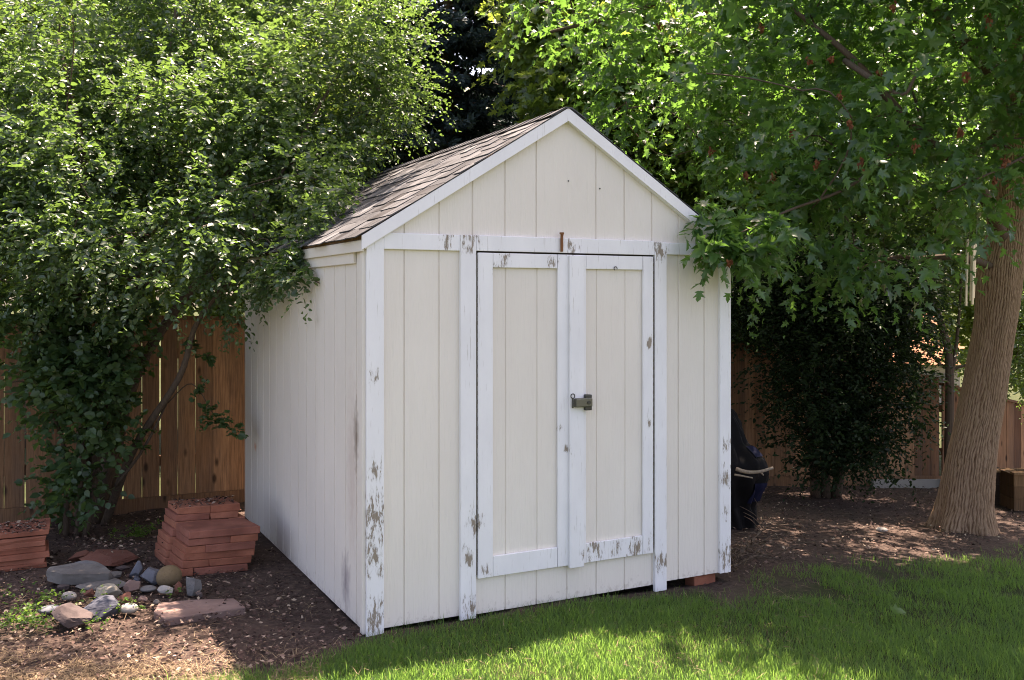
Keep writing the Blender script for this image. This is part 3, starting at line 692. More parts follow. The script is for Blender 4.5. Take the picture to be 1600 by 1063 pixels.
# ---- dark shrub and slender tree at the right-hand fence
def fence_Y(px):
    k = (px - 800) / F; return 9.44 / (1 - .45 * k)
def right_plants():
    rng = np.random.default_rng(31)
    base = on_ground(1290, 775)
    r = empty('evergreen_shrub', base); tag(r, 'dense dark evergreen shrub hiding the fence between shed and maple trunk', 'shrub')
    b = [B(1290, 520, 10., .62), B(1240, 500, 10.1, .4), B(1310, 640, 9.9, .5), B(1360, 560, 9.9, .5), B(1285, 700, 9.8, .32), B(1345, 680, 9.8, .27), B(1395, 650, 9.9, .22), B(1245, 690, 9.9, .2), B(1228, 630, 10., .12), B(1330, 440, 10.2, .45), B(1395, 610, 9.9, .2), B(1390, 500, 10.1, .4), B(1190, 455, 10.4, .35), B(1260, 580, 9.8, .4)]
    b += [B(1425, 590, 9.9, .16), B(1425, 660, 9.85, .13), B(1410, 720, 9.8, .10), B(1190, 470, 10.3, .40), B(1250, 450, 10.2, .45), B(1400, 460, 10.1, .4), B(1215, 640, 10, .12), B(1360, 740, 9.8, .12)]
    cen, bc = sample_blobs(b, 300, rng, .2)
    limbs = []
    for dx, tgt in ((0, [(1290, 650, 9.95), (1300, 480, 10)]), (.1, [(1330, 640, 9.9), (1370, 520, 10)]), (-.1, [(1265, 640, 9.95), (1240, 500, 10.1)])):
        pts = curve([base + Vector((dx, 0, -.05))] + [at(*t) for t in tgt], 5); limbs.append((pts, lin(.06, .012, len(pts))))
    localise(grow(limbs, cen[::2], None, M_BRANCH, name='stem', rng=rng, r_tip=.004, n=5), r)
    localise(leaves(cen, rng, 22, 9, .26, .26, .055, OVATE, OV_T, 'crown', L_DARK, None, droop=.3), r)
    base = on_ground(1482, 800); base.y = fence_Y(1482) - .35; base.x = (1484 - 800) / F * base.y; base.z = float(ground(base.x, base.y))
    r = empty('slender_tree', base); tag(r, 'slender dark-stemmed young tree by the fence just left of the maple trunk', 'tree')
    Y0 = base.y; limbs = []
    for tgt, r0 in (([(1483, 700, Y0), (1484, 600, Y0), (1480, 540, Y0), (1460, 470, Y0), (1456, 410, Y0), (1470, 330, Y0)], .065), ([(1484, 600, Y0), (1494, 540, Y0), (1500, 470, Y0), (1505, 380, Y0)], .028), ([(1470, 570, Y0), (1440, 540, Y0), (1410, 510, Y0)], .018)):
        pts = curve(([base - Vector((0, 0, .05))] if r0 > .06 else []) + [at(*t) for t in tgt], 5); limbs.append((pts, lin(r0, r0 * .35, len(pts))))
    b = [B(1450, 380, Y0, .8), B(1420, 470, Y0, .45), B(1500, 330, Y0 + .2, .8), B(1410, 560, Y0 - .2, .22), B(1440, 600, Y0 - .2, .15), B(1380, 420, Y0, .5), B(1590, 560, Y0, .35), B(1560, 450, Y0 + .3, .5), B(1595, 470, Y0, .4), B(1500, 590, Y0, .12), B(1435, 530, Y0 + .2, .3), B(1465, 560, Y0 + .3, .22), B(1420, 500, Y0 + .3, .3)]
    cen, bc = sample_blobs(b, 150, rng)
    localise(grow(limbs, cen[::2], None, M_BRANCH, rng=rng, r_tip=.004, n=5), r)
    localise(leaves(cen, rng, 13, 9, .25, .25, .06, OVATE, OV_T, 'crown', L_LILAC, None, droop=.3), r)
right_plants()

# ---- trees beyond the fence
def bg_tree(name, label, px, Y, blobs, n, leaf, mat, seed, trunk=.14, shape=OVATE, tris=OV_T, pc=12, pt=9, spread=.4, twig=.4):
    rng = np.random.default_rng(seed)
    X = (px - 800) / F * Y; base = Vector((X, Y, float(ground(X, Y)) - .05))
    r = empty(name, base); tag(r, label, 'tree', 'trees beyond the fence')
    cen, bc = sample_blobs(blobs, n, rng); out = cen - bc; out /= np.linalg.norm(out, axis=1, keepdims=True) + 1e-9
    top = at(px, 60, Y)
    limbs = [(curve([base, base + Vector((.1, 0, 1.4)), top + Vector((.2, 0, 0))], 6), lin(trunk, .03, 13))]
    localise(grow(limbs, cen[::3], None, M_BRANCH, rng=rng, r_tip=.008, n=5), r)
    localise(leaves(cen, rng, pc, pt, spread, twig, leaf, shape, tris, 'crown', mat, None, droop=.35, axis_out=out), r)
bg_tree('broadleaf_tree', 'sunny yellow-green tree seen through gaps at the far left above the fence', 40, 11.5, [B(20, 420, 11.5, .9), B(100, 300, 11.8, 1.3), B(-40, 200, 11.8, 1.4), B(120, 100, 12, 1.5), B(60, -60, 12, 1.4)], 330, .13, L_BACK, 41)
bg_tree('broadleaf_tree', 'sunny green tree filling the space behind the small-leaved tree', 330, 12.5, [B(330, 400, 12., 1.0), B(260, 250, 12.4, 1.4), B(420, 220, 12.6, 1.4), B(330, 60, 12.6, 1.6), B(440, 30, 13, 1.1), B(450, 390, 12.2, .7)], 420, .13, L_BACK, 42)
bg_tree('broadleaf_tree', 'sunlit maple behind the shed ridge, its lobed leaves glowing yellow-green', 930, 12.6, [B(890, 110, 12., .7), B(930, 170, 12.2, .9), B(1010, 60, 12.6, 1.1), B(900, -20, 12.6, 1.0), B(1060, 220, 12.4, .9), B(1120, 320, 12.4, .9)], 330, .12, L_BACK, 43, shape=MAP, tris=MAP_T, pc=12, pt=8)
bg_tree('broadleaf_tree', 'shady green tree behind the fence above the dark evergreen shrub', 1240, 13.5, [B(1210, 400, 13.2, 1.1), B(1300, 260, 13.6, 1.5), B(1180, 200, 13.8, 1.3), B(1260, 80, 14, 1.6), B(1330, 470, 13.2, .8), B(1170, 500, 13., .6)], 330, .14, L_LILAC, 44)
bg_tree('broadleaf_tree', 'bright green tree beyond the fence behind the maple trunk', 1520, 15, [B(1500, 430, 15, 1.1), B(1580, 300, 15, 1.6), B(1430, 250, 15.4, 1.5), B(1540, 100, 15.6, 1.8), B(1650, 450, 15, 1.3), B(1560, 520, 14.6, .6)], 380, .14, L_BACK, 45)

def spruce(label, px, Y, h, rad, seed, z0=.3):
    rng = np.random.default_rng(seed); X = (px - 800) / F * Y; base = Vector((X, Y, float(ground(X, Y)) - .05))
    r = empty('spruce_tree', base); tag(r, label, 'tree', 'spruces behind the shed')
    mb = MB(); mb.tube([base, base + Vector((0, 0, h * .5)), base + Vector((0, 0, h))], [.17, .10, .01], 10)
    P, Dn, T = [], [], []
    z = z0
    while z < h - .2:
        k = 1 - z / h; nb = 12
        for i in range(nb):
            a = rng.random() * 2 * math.pi; L = rad * k ** .8 * (.75 + .4 * rng.random()) + .15
            dv = np.array([math.cos(a), math.sin(a), 0]); p0 = np.array([base.x, base.y, base.z + z + rng.normal() * .06])
            t = np.linspace(0, 1, 7); pts = p0 + dv * L * t[:, None] + np.array([0, 0, 1]) * (-.30 * L * t ** 1.4 + .16 * L * t ** 3)[:, None]
            mb.tube(pts, lin(.018, .004, 7), 4, cap=False)
            ns = int(L * 34)
            for s in range(ns):
                tt = .12 + .88 * rng.random(); q0 = p0 + dv * L * tt + np.array([0, 0, 1]) * (-.30 * L * tt ** 1.4 + .16 * L * tt ** 3)
                sd = np.array([-dv[1], dv[0], 0]) * (1 if s % 2 else -1); bd = dv * .6 + sd * .8 * (.4 + .6 * rng.random()) + np.array([0, 0, -.35 * rng.random()]); bd /= np.linalg.norm(bd)
                bl = (.12 + .22 * rng.random()) * (1.1 - .5 * tt)
                m_ = 9; u = rng.random(m_); P.append(q0 + bd * bl * u[:, None]); Dn.append(np.tile(bd, (m_, 1)) + rng.normal(size=(m_, 3)) * .55); T.append(np.clip(.3 + .4 * tt + rng.normal(size=m_) * .15, 0, 1))
        z += .22
    P = np.concatenate(P); Dn = np.concatenate(Dn); T = np.concatenate(T)
    localise(mb.build('trunk', M_BRANCH, None), r)
    n = len(P); c = stamp(P, Dn, rng.normal(size=(n, 3)), .09 + .04 * rng.random(n), [(0, 0, 0), (.5, .17, 0), (1, 0, 0), (.5, -.16, 0)], [[(0, 1, 2, 3)]], 'crown', L_SPRUCE, T); localise(c, r)
spruce('dark blue-green spruce standing straight behind the back of the shed roof', 700, 13.5, 8.5, 2.1, 61)
spruce('dark spruce partly hidden behind the small-leaved tree, left of the other spruces', 585, 15.5, 8.5, 2.0, 62)
spruce('dark spruce behind the maple crown to the right of the shed ridge', 1110, 16, 9, 2.4, 63)
spruce('tall dark spruce farthest back, between the shed ridge and the sunlit maple', 830, 17.5, 10, 2.6, 64)

# ------------------------------------------------------------------ fences
def fence(p0, p1, top, label, seed, kick=True, gapmax=.012, name='wooden_fence', cap=True):
    """boards run p0 -> p1 along the fence line; top(px) gives the height"""
    rn = random.Random(seed); a = Vector((p0[0], p0[1], 0)); b = Vector((p1[0], p1[1], 0)); L = (b - a).length; u = (b - a) / L; rz = math.atan2(u.y, u.x)
    r = empty(name, (a.x, a.y, float(ground(a.x, a.y))), rz); tag(r, label, 'fence'); z00 = r.location.z
    g = lambda t: float(ground(a.x + u.x * t, a.y + u.y * t)) - z00
    bays = max(1, round(L / 2.4)); bl = L / bays
    for k in range(bays):
        mb = MB(); t = k * bl + .01
        while t < (k + 1) * bl - .03:
            w = min(rn.uniform(.128, .146), (k + 1) * bl - t - .005); gap = rn.choice((.001, .002, .004, .007, gapmax))
            zt = top(t) - z00 + rn.uniform(-.008, .008); zb = g(t) + .07 + rn.uniform(-.02, .02); yy = rn.uniform(-.003, .003); lean = rn.uniform(-.004, .004)
            cup = rn.uniform(-.004, .004)
            n = 4; vs = []
            for (z, sh) in ((zb, 0), (zt, lean)):
                for y_ in (yy, yy + .018):
                    for j in range(n): x = t + w * j / (n - 1) + sh; vs.append((x, y_ + cup * (1 - (2 * j / (n - 1) - 1) ** 2), z))
            f = [(j, j + 1, 2 * n + j + 1, 2 * n + j) for j in range(n - 1)] + [(n + j + 1, n + j, 3 * n + j, 3 * n + j + 1) for j in range(n - 1)] + [(0, 2 * n, 3 * n, n), (n - 1, 2 * n - 1, 4 * n - 1, 3 * n - 1)] + [(2 * n + j, 2 * n + j + 1, 3 * n + j + 1, 3 * n + j) for j in range(n - 1)]
            mb.add(vs, f, min(1, max(0, rn.gauss(.5, .26)))); t += w + gap
        mb.build('board_panel', M_FENCE, r)
        t0, t1 = k * bl, (k + 1) * bl
        def bar(name, y0, y1, zf0, zf1, h, tint):
            q = MB(); q.add([(t0 + .003, y, z) for z in (zf0(t0), zf0(t0) + h) for y in (y0, y1)] + [(t1 - .003, y, z) for z in (zf0(t1), zf0(t1) + h) for y in (y0, y1)],
                            [(0, 4, 6, 2), (1, 3, 7, 5), (2, 6, 7, 3), (0, 1, 5, 4), (0, 2, 3, 1), (4, 5, 7, 6)], tint); q.build(name, M_FENCE, r)
        bar('rail', .023, .06, lambda t: g(t) + .35, 0, .085, .4); bar('rail', .023, .06, lambda t: top(t) - z00 - .35, 0, .085, .4)
        if kick: bar('kickboard', -.032, -.006, lambda t: g(t) - .03, 0, .13, .35)
        if cap: bar('cap_rail', -.028, .05, lambda t: top(t) - z00 - .02, 0, .032, .3)
        q = MB(); q.box(t1 - .045, t1 + .045, .065, .155, g(t1) - .1, top(t1) - z00 - .05, .4); q.build('post', M_FENCE, r)
def fl(px): Y = fence_Y(px); return ((px - 800) / F * Y, Y)
def ztop(px, py): return H - (py - HZ) / F * fence_Y(px)
A0 = fl(-260); A1 = fl(470); la = math.dist(A0, A1)
zA0, zA1 = ztop(0, 493), ztop(380, 497)
xa = math.dist(A0, fl(0)); xb2 = math.dist(A0, fl(380))
fence(A0, A1, lambda t: zA0 + (zA1 - zA0) * (t - xa) / (xb2 - xa), 'brown cedar board fence with bright gaps left of the shed', 3)
C0 = fl(1010); C1 = fl(1470)
tp = [(math.dist(C0, fl(p)), ztop(p, y)) for p, y in ((1010, 520), (1150, 537), (1250, 553), (1440, 587), (1480, 594))]
fence(C0, C1, lambda t: float(np.interp(t, [x[0] for x in tp], [x[1] for x in tp])), 'shaded tan board fence between the shed and the maple trunk', 8, gapmax=.005)
D0 = fl(1472); D1 = fl(1720)
tq = [(math.dist(D0, fl(p)), ztop(p, y)) for p, y in ((1472, 600), (1590, 632), (1720, 660))]
fence(D0, D1, lambda t: float(np.interp(t, [x[0] for x in tq], [x[1] for x in tq])), 'low tan board fence to the right of the maple trunk', 9, gapmax=.004)

# ------------------------------------------------------------------ pavers
def block(name, M, lx, ly, lz, mat, label, group, cat='paver', jit=.004, tint=.5):
    mb = MB(); mb.box(0, lx, 0, ly, 0, lz, jit=jit)
    if name == 'red_paver': mb.v = [(x - .24 * y, y, z) for x, y, z in mb.v]
    o = mb.build(name, mat, bevel=.004)
    o.matrix_world = M; return tag(o, label, cat, group)
ordn = ['bottom', 'second', 'third', 'fourth', 'fifth', 'sixth', 'seventh', 'eighth', 'ninth']
G1 = 'red pavers stacked beside the shed'
an = math.radians(21); p0 = on_ground(279, 900); hz = .0465
rp = random.Random(4)
fj = [.10, .17, None, .12, .26, None]
for k in range(6):
    ox = .0135 * k + rp.uniform(-.008, .008); z = p0.z - .008 + k * (hz + .0006)
    Mk = lambda x, y: Matrix.Translation((p0.x, p0.y, z)) @ Matrix.Rotation(an + rp.uniform(-.012, .012), 4, 'Z') @ Matrix.Translation((ox + x, y + rp.uniform(-.006, .006), 0))
    if fj[k]:
        block('red_paver', Mk(0, 0), fj[k] - .003, .28, hz, M_PAVER[rp.randrange(3)], f'red paver at the front left of the {ordn[k]} layer in the stack beside the shed', G1)
        block('red_paver', Mk(fj[k], 0), .43 - fj[k], .28, hz, M_PAVER[rp.randrange(3)], f'red paver at the front right of the {ordn[k]} layer in the stack beside the shed', G1)
    else:
        block('red_paver', Mk(0, 0),   .44, .30 if k == 5 else .28, hz, M_PAVER[rp.randrange(3)], 'wide flat red paver lying on top at the front of the stack beside the shed' if k == 5 else f'full-width red paver across the front of the {ordn[k]} layer beside the shed', G1)
for k in range(8):
    ox = .0135 * k + rp.uniform(-.008, .008) + .0; z = p0.z - .008 + k * (hz + .0006)
    y0 = .312
    Mk = lambda x, y: Matrix.Translation((p0.x, p0.y, z)) @ Matrix.Rotation(an + rp.uniform(-.012, .012), 4, 'Z') @ Matrix.Translation((ox + x - .085, y, 0))
    j = (.19, .27, .16, .30, .23, .34, .22, .19)[k]
    wd = .45 if k < 6 else .40
    if k == 7:
        block('red_paver', Mk(0, y0), j + .02, .27, hz, M_PAVER[1], 'short litter-strewn red paver topping the rear left of the stack beside the shed', G1); block('red_paver', Mk(j + .024, y0), wd - j - .02, .27, hz, M_PAVER[0], 'litter-strewn red paver topping the rear right of the stack beside the shed', G1); continue
    block('red_paver', Mk(0, y0), j - .003, .27, hz, M_PAVER[rp.randrange(3)], f'red paver at the rear left of the {ordn[k]} layer in the stack beside the shed', G1)
    block('red_paver', Mk(j, y0), wd - j, .27, hz, M_PAVER[rp.randrange(3)], f'red paver at the rear right of the {ordn[k]} layer in the stack beside the shed', G1)
G2 = 'thin red slabs stacked at the left edge'
p1 = on_ground(75, 884); an2 = math.radians(26)
for k in range(7):
    z = p1.z - .01 + k * .0345
    M = Matrix.Translation((p1.x, p1.y, z)) @ Matrix.Rotation(an2 + rp.uniform(-.05, .05), 4, 'Z') @ Matrix.Translation((-.42 + rp.uniform(-.02, .012) - .0 * k, rp.uniform(-.012, .012) + .004 * k, 0)) @ Matrix.Rotation(rp.uniform(-.012, .012), 4, 'X')
    block('red_slab', M, .42, .38, .033, M_PAVER[rp.randrange(3)], ('thin red slab under the others at the foot of the left-edge stack', 'thin red slab second from the ground in the left-edge stack', 'thin red slab third from the ground in the left-edge stack', 'thin red slab in the middle of the left-edge stack', 'thin red slab third from the top of the left-edge stack', 'thin red slab just below the top one of the left-edge stack', 'litter-covered thin red slab topping the left-edge stack')[k], G2, 'slab', .008)

# ------------------------------------------------------------------ rocks
import bmesh
def rock(name, px, py, wpx, hpx, mat, label, seed, depth=None, kind='cut', rot=0., tilt=(0, 0), group='rocks heaped beside the paver stack'):
    """px, py : foot of the rock in the picture; size from its outline there"""
    rn = random.Random(seed); p = on_ground(px, py); mpp = p.y / F
    w = wpx * mpp; vis = hpx * mpp; dep = depth or w * .75
    h = max(.03, (vis - dep * .24) * 1.3) if kind != 'slab' else max(.05, vis - dep * .2)
    bm = bmesh.new(); bmesh.ops.create_icosphere(bm, subdivisions=5, radius=1)
    planes = []
    if kind in ('cut', 'wedge', 'slab'):
        for _ in range(16 if kind == 'cut' else 9):
            n = Vector((rn.gauss(0, 1), rn.gauss(0, 1), rn.gauss(0, .15 if kind == 'slab' else .7))).normalized(); planes.append((n, rn.uniform(.5, .75)))
    if kind == 'slab': planes += [(Vector((rn.uniform(-.03, .03), 0, 1)).normalized(), .22), (Vector((0, 0, -1)), .22)]
    for v in bm.verts:
        c = v.co.copy()
        for n, d in planes:
            k = c.dot(n)
            if k > d: c -= n * (k - d)
        a = 1 + .03 * (fbm(np.array(c.x * 20 + seed), np.array(c.y * 20 + c.z * 22), seed + 6) - .5) + .08 * (fbm(np.array(c.x * 2 + seed), np.array(c.y * 2 + c.z * 2.3), seed) - .5) + .06 * (fbm(np.array(c.x * 7 + seed), np.array(c.y * 7 + c.z * 8), seed + 3) - .5)
        if kind == 'round': a = 1 + .08 * (fbm(np.array(c.x + seed), np.array(c.y + c.z * 1.3), seed) - .5)
        v.co = c * float(a)
    xs = [v.co.x for v in bm.verts]; ys = [v.co.y for v in bm.verts]; zs = [v.co.z for v in bm.verts]
    sx = w / (max(xs) - min(xs)); sy = dep / (max(ys) - min(ys)); sz = h / (max(zs) - min(zs)) * 1.15; z0 = min(zs)
    for v in bm.verts: v.co = Vector((v.co.x * sx, v.co.y * sy, (v.co.z - z0) * sz - h * .15))
    me = bpy.data.meshes.new(name); bm.to_mesh(me); bm.free(); me.materials.append(mat)
    me.polygons.foreach_set('use_smooth', np.full(len(me.polygons), True))
    try: me.set_sharp_from_angle(angle=math.radians(14))
    except Exception: pass
    o = bpy.data.objects.new(name, me); COL.objects.link(o); o.location = (p.x, p.y + dep * .35, p.z + (tilt[2] if len(tilt) > 2 else 0)); o.rotation_euler = (tilt[0], tilt[1], rot)
    return tag(o, label, 'rock', group)
R_ = ROCK
rock('rock', 119, 916, 104, 26, R_['grey'], 'long grey flat-topped slab at the upper left of the rock heap', 1, .22, 'slab', .08, (.05, .05, .03))
rock('rock', 131, 900, 44, 24, R_['granite'], 'triangular grey stone leaning on the back of the long grey slab', 2, .10, 'wedge', .3, (.4, .1))
rock('rock', 156, 923, 80, 20, R_['grey'], 'flat grey stone lying under the right end of the long slab', 3, .2, 'cut', .2)
rock('rock', 105, 939, 23, 14, R_['white'], 'small egg-shaped white stone left of the blue-grey rock', 4, .07, 'round')
rock('rock', 166, 937, 38, 23, R_['cream'], 'crumbly cream-coloured stone behind the blue-grey rock', 5, .12, 'cut')
rock('brick_fragment', 136, 934, 22, 13, R_['red'], 'reddish brick fragment half hidden behind the egg-shaped white stone', 6, .07, 'cut')
rock('rock', 151, 966, 66, 34, R_['slate'], 'dark blue-grey rock at the front of the heap', 7, .20, 'cut', .2)
rock('rock', 107, 984, 70, 37, R_['brown'], 'brownish wedge-shaped rock nearest the camera with a pale top edge', 8, .2, 'wedge', -.25, (.05, .1))
rock('rock', 72, 960, 32, 15, R_['bluegrey'], 'low rounded grey stone among the weeds at the far left', 9, .12, 'round')
rock('rock', 198, 960, 28, 17, R_['white'], 'oval white stone right of the blue-grey rock', 10, .09, 'round')
rock('brick_fragment', 194, 945, 30, 18, R_['red'], 'angular red brick shard just behind the oval white stone', 11, .08, 'cut', .5, (.1, -.5))
rock('brick_fragment', 210, 926, 26, 22, R_['pink'], 'pinkish brick shard standing tilted in the middle of the heap', 12, .07, 'cut', .4, (.3, -.5))
rock('rock', 208, 903, 17, 24, R_['bluegrey'], 'narrow upright grey stone at the back of the heap', 13, .07, 'cut', .2, (0, .35))
rock('rock', 234, 914, 40, 28, R_['bluegrey'], 'smooth blue-grey stone beside the round sandstone', 14, .15, 'cut', .1)
rock('rock', 259, 919, 38, 34, R_['tan'], 'round rough tan sandstone against the paver stack', 15, .16, 'round')
rock('rock', 228, 926, 26, 11, R_['granite'], 'low grey stone in front of the smooth blue-grey one', 16, .09, 'round')
rock('rock', 256, 929, 28, 14, R_['white'], 'pale stone in front of the round tan sandstone', 17, .08, 'cut')
rock('rock', 295, 929, 27, 28, R_['granite'], 'speckled granite stone at the right end of the heap', 18, .11, 'cut', .3, (.1, .2))
rock('brick_fragment', 277, 928, 12, 17, R_['red'], 'small red brick chip wedged left of the speckled granite stone', 19, .05, 'cut')
rock('sandstone_slab', 165, 884, 92, 30, R_['red'], 'reddish sandstone slab strewn with litter behind the rock heap', 20, .34, 'cut', .2, (.08, 0))
rock('sandstone_slab', 118, 878, 34, 16, R_['red'], 'small tilted terracotta slab left of the litter-strewn sandstone', 21, .12, 'cut', .3, (0, -.25))
rock('rock', 190, 893, 22, 9, R_['brown'], 'small brown stone behind the upright grey one', 22, .07, 'cut')
rock('rock', 176, 905, 20, 12, R_['grey'], 'small grey stone right of the triangular one', 24, .08, 'cut', .4)
rock('rock', 1380, 832, 18, 9, R_['white'], 'small pale stone on the bare soil between shed and maple', 23, .09, 'round', group=None)
for px, py, w_, h_, m_, lb in ((182, 931, 20, 10, 'grey', 'small flat grey stone between the crumbly cream stone and the brick shard'), (222, 940, 16, 9, 'pink', 'little pinkish stone in front of the low grey stone'), (244, 946, 14, 7, 'grey', 'tiny grey stone just behind the flagstone'), (98, 922, 18, 9, 'brown', 'small brown stone under the left end of the long slab'),
                              (212, 914, 16, 12, 'slate', 'small dark stone between the upright grey stone and the pinkish shard'), (139, 946, 14, 8, 'tan', 'little tan pebble above the dark blue-grey rock'), (176, 952, 12, 7, 'granite', 'tiny speckled pebble left of the red brick shard'), (310, 934, 12, 7, 'brown', 'tiny brown pebble right of the speckled granite stone')):
    rock('rock', px, py, w_, h_, R_[m_], lb, px, None, 'cut', px * .1)
# stepping stone
def flagstone():
    cs = [on_ground(*p) for p in ((240, 960), (257, 972), (384, 953), (366, 939), (300, 941), (248, 946))]
    mb = MB(); n = len(cs); top = .016
    vs = [(c.x, c.y, c.z - .03) for c in cs] + [(c.x, c.y, c.z + top) for c in cs]
    mb.add(vs, [tuple(range(n, 2 * n)), tuple(range(n))[::-1]] + [(i, (i + 1) % n, n + (i + 1) % n, n + i) for i in range(n)]); o = mb.build('flagstone', R_['pink'], bevel=.006); recentre(o)
    tag(o, 'flat pinkish flagstone lying on the soil in front of the paver stack', 'flagstone')
flagstone()

# ------------------------------------------------------------------ odds and ends on the right
mb = MB(); p = on_ground(1107, 912); q_ = Vector((AX + UX * 2.30, AY + UY * 2.30, 0)); gz = float(ground(q_.x, q_.y))
M = Matrix.Translation((q_.x, q_.y, gz - .08)) @ Matrix.Rotation(ANG, 4, 'Z'); mb.box(-.11, .06, .03, .13, 0, .0785 - gz, M=M); o = mb.build('brick', M_PAVER[0], bevel=.004); recentre(o); tag(o, 'red brick propping up the right front corner of the shed', 'brick')

def tarp():
    Y = 8.15; prof = [(1141, 640), (1152, 660), (1163, 690), (1178, 702), (1192, 716), (1194, 735), (1190, 752), (1182, 768), (1176, 786), (1178, 800), (1182, 818)]
    zs = np.array([at(x, y, Y).z for x, y in prof])[::-1]; rr = np.array([at(x, y, Y).x - at(1128, 700, Y).x for x, y in prof])[::-1]
    c = at(1128, 700, Y); nz, na = 60, 90; zz = np.linspace(zs[0], zs[-1], nz); r = np.interp(zz, zs, rr)
    A, Z = np.meshgrid(np.linspace(0, 2 * np.pi, na, endpoint=False), zz); R0 = np.repeat(r[:, None], na, 1)
    fold = (fbm(np.cos(A) * 3 + 5, np.sin(A) * 3 + Z * 2.2, 71, 4) - .5) * .26 + .05 * np.sin(A * 13 + Z * 3 + 2 * np.sin(Z * 7)) + (fbm(np.cos(A) * 9, np.sin(A) * 9 + Z * 9, 73, 3) - .5) * .12
    R1 = R0 * (1 + fold * 1.2) + fold * .15
    V = np.stack([c.x + R1 * np.cos(A), Y + R1 * np.sin(A) * .8, Z], -1).reshape(-1, 3)
    i = np.arange(nz * na).reshape(nz, na); j = np.roll(i, -1, 1); q = np.stack([i[:-1], j[:-1], j[1:], i[1:]], -1).reshape(-1, 4)
    top = np.array([[c.x, Y, zz[-1] + .02]]); V = np.vstack([V, top]); tri = np.stack([i[-1], j[-1], np.full(na, nz * na)], -1)
    rt_ = empty('tarp_heap', (c.x, Y, float(ground(c.x, Y)))); tag(rt_, 'dark tarp-covered heap with blue folds behind the right side of the shed', 'tarp')
    o = np_mesh('tarp', V, [q, tri], M_TARP, None, smooth=True); localise(o, rt_)
    for (a0, a1, z0, z1) in ((-1.0, -.5, .22, .40), (-.9, -.2, .60, .70)):
        sel_z = (zz > zs[0] + (zs[-1] - zs[0]) * z0) & (zz < zs[0] + (zs[-1] - zs[0]) * z1)
        ang = np.linspace(a0, a1, 20); zq = zz[sel_z]; A2, Z2 = np.meshgrid(ang, zq); R2 = np.interp(Z2, zs, rr); f2 = (fbm(np.cos(A2) * 3 + 5, np.sin(A2) * 3 + Z2 * 2.2, 71, 4) - .5) * .26 + .05 * np.sin(A2 * 13 + Z2 * 3 + 2 * np.sin(Z2 * 7)) + (fbm(np.cos(A2) * 9, np.sin(A2) * 9 + Z2 * 9, 73, 3) - .5) * .12
        R2 = R2 * (1 + f2 * 1.2) + f2 * .15 + .012
        V2 = np.stack([c.x + R2 * np.cos(A2), Y + R2 * np.sin(A2) * .8, Z2], -1).reshape(-1, 3); h_, w_ = A2.shape; ii = np.arange(h_ * w_).reshape(h_, w_)
        localise(np_mesh('blue_fold', V2, [np.stack([ii[:-1, :-1], ii[:-1, 1:], ii[1:, 1:], ii[1:, :-1]], -1).reshape(-1, 4)], M_BLUE, None, smooth=True), rt_)
tarp()
mb = MB(); mb.tube(curve([at(1150, 733, 7.78), at(1168, 738, 7.74), at(1188, 737, 7.72), at(1208, 731, 7.72)], 5), lin(.017, .011, 16), 8); mb.tube([at(1188, 737, 7.72), at(1193, 743, 7.72)], [.01, .005], 6)
tag(recentre(mb.build('stick', M_STICK, smooth=True)), 'pale dry stick poking out of the dark tarp heap', 'stick')
mb = MB(); mb.tube(curve([at(1148, 742, 7.76), at(1160, 744, 7.73), at(1176, 747, 7.72)], 5), lin(.010, .006, 11), 6)
tag(recentre(mb.build('stick', M_STICK, smooth=True)), 'shorter thin stick just below the pale one on the tarp heap', 'stick')
rb = np.random.default_rng(91)
for lab, pts in (('dry twiggy branch lying across the brush beside the right corner of the shed', ((1140, 876), (1165, 868), (1195, 860))), ('dark fallen branch nearest the lawn beside the right corner of the shed', ((1146, 892), (1175, 884), (1212, 888))), ('thin fallen branch reaching furthest back beside the shed', ((1150, 880), (1180, 850), (1205, 826)))):
    mb = MB(); P = curve([on_ground(*p) + Vector((0, 0, .03 + .02 * k)) for k, p in enumerate(pts)], 6); mb.tube(P, lin(.010, .004, len(P)), 6)
    for _ in range(16):
        a = P[int(rb.integers(1, len(P) - 1))]; d = Vector((rb.normal(), rb.normal(), abs(rb.normal()) * .35)).normalized() * (.1 + .22 * rb.random()); mb.tube(curve([a, a + d * .5 + Vector((0, 0, .02)), a + d], 3), lin(.0045, .002, 7), 4)
    tag(recentre(mb.build('fallen_branch', M_BRANCH, smooth=True)), lab, 'branch', 'brush beside the shed')
# white edging board by the fence
k0, k1 = fl(1345), fl(1462); a = Vector((k0[0], k0[1], 0)); b = Vector((k1[0], k1[1], 0)); u = (b - a).normalized(); nrm = Vector((u.y, -u.x, 0))
mb = MB()
for t, h in ((0, .085), (1, .085)):
    pp = a.lerp(b, t) + nrm * .16; g = float(ground(pp.x, pp.y))
    for o_ in (0, .025):
        for z in (g - .03, g + h): mb.v.append(tuple(pp + nrm * o_ + Vector((0, 0, z))))
mb.t = [.5] * 8; mb.f = [(0, 1, 5, 4), (2, 6, 7, 3), (1, 3, 7, 5), (0, 4, 6, 2), (0, 2, 3, 1), (4, 5, 7, 6)]
tag(recentre(mb.build('edging_board', M_WHITEBOARD)), 'pale edging board along the foot of the fence left of the maple', 'board')
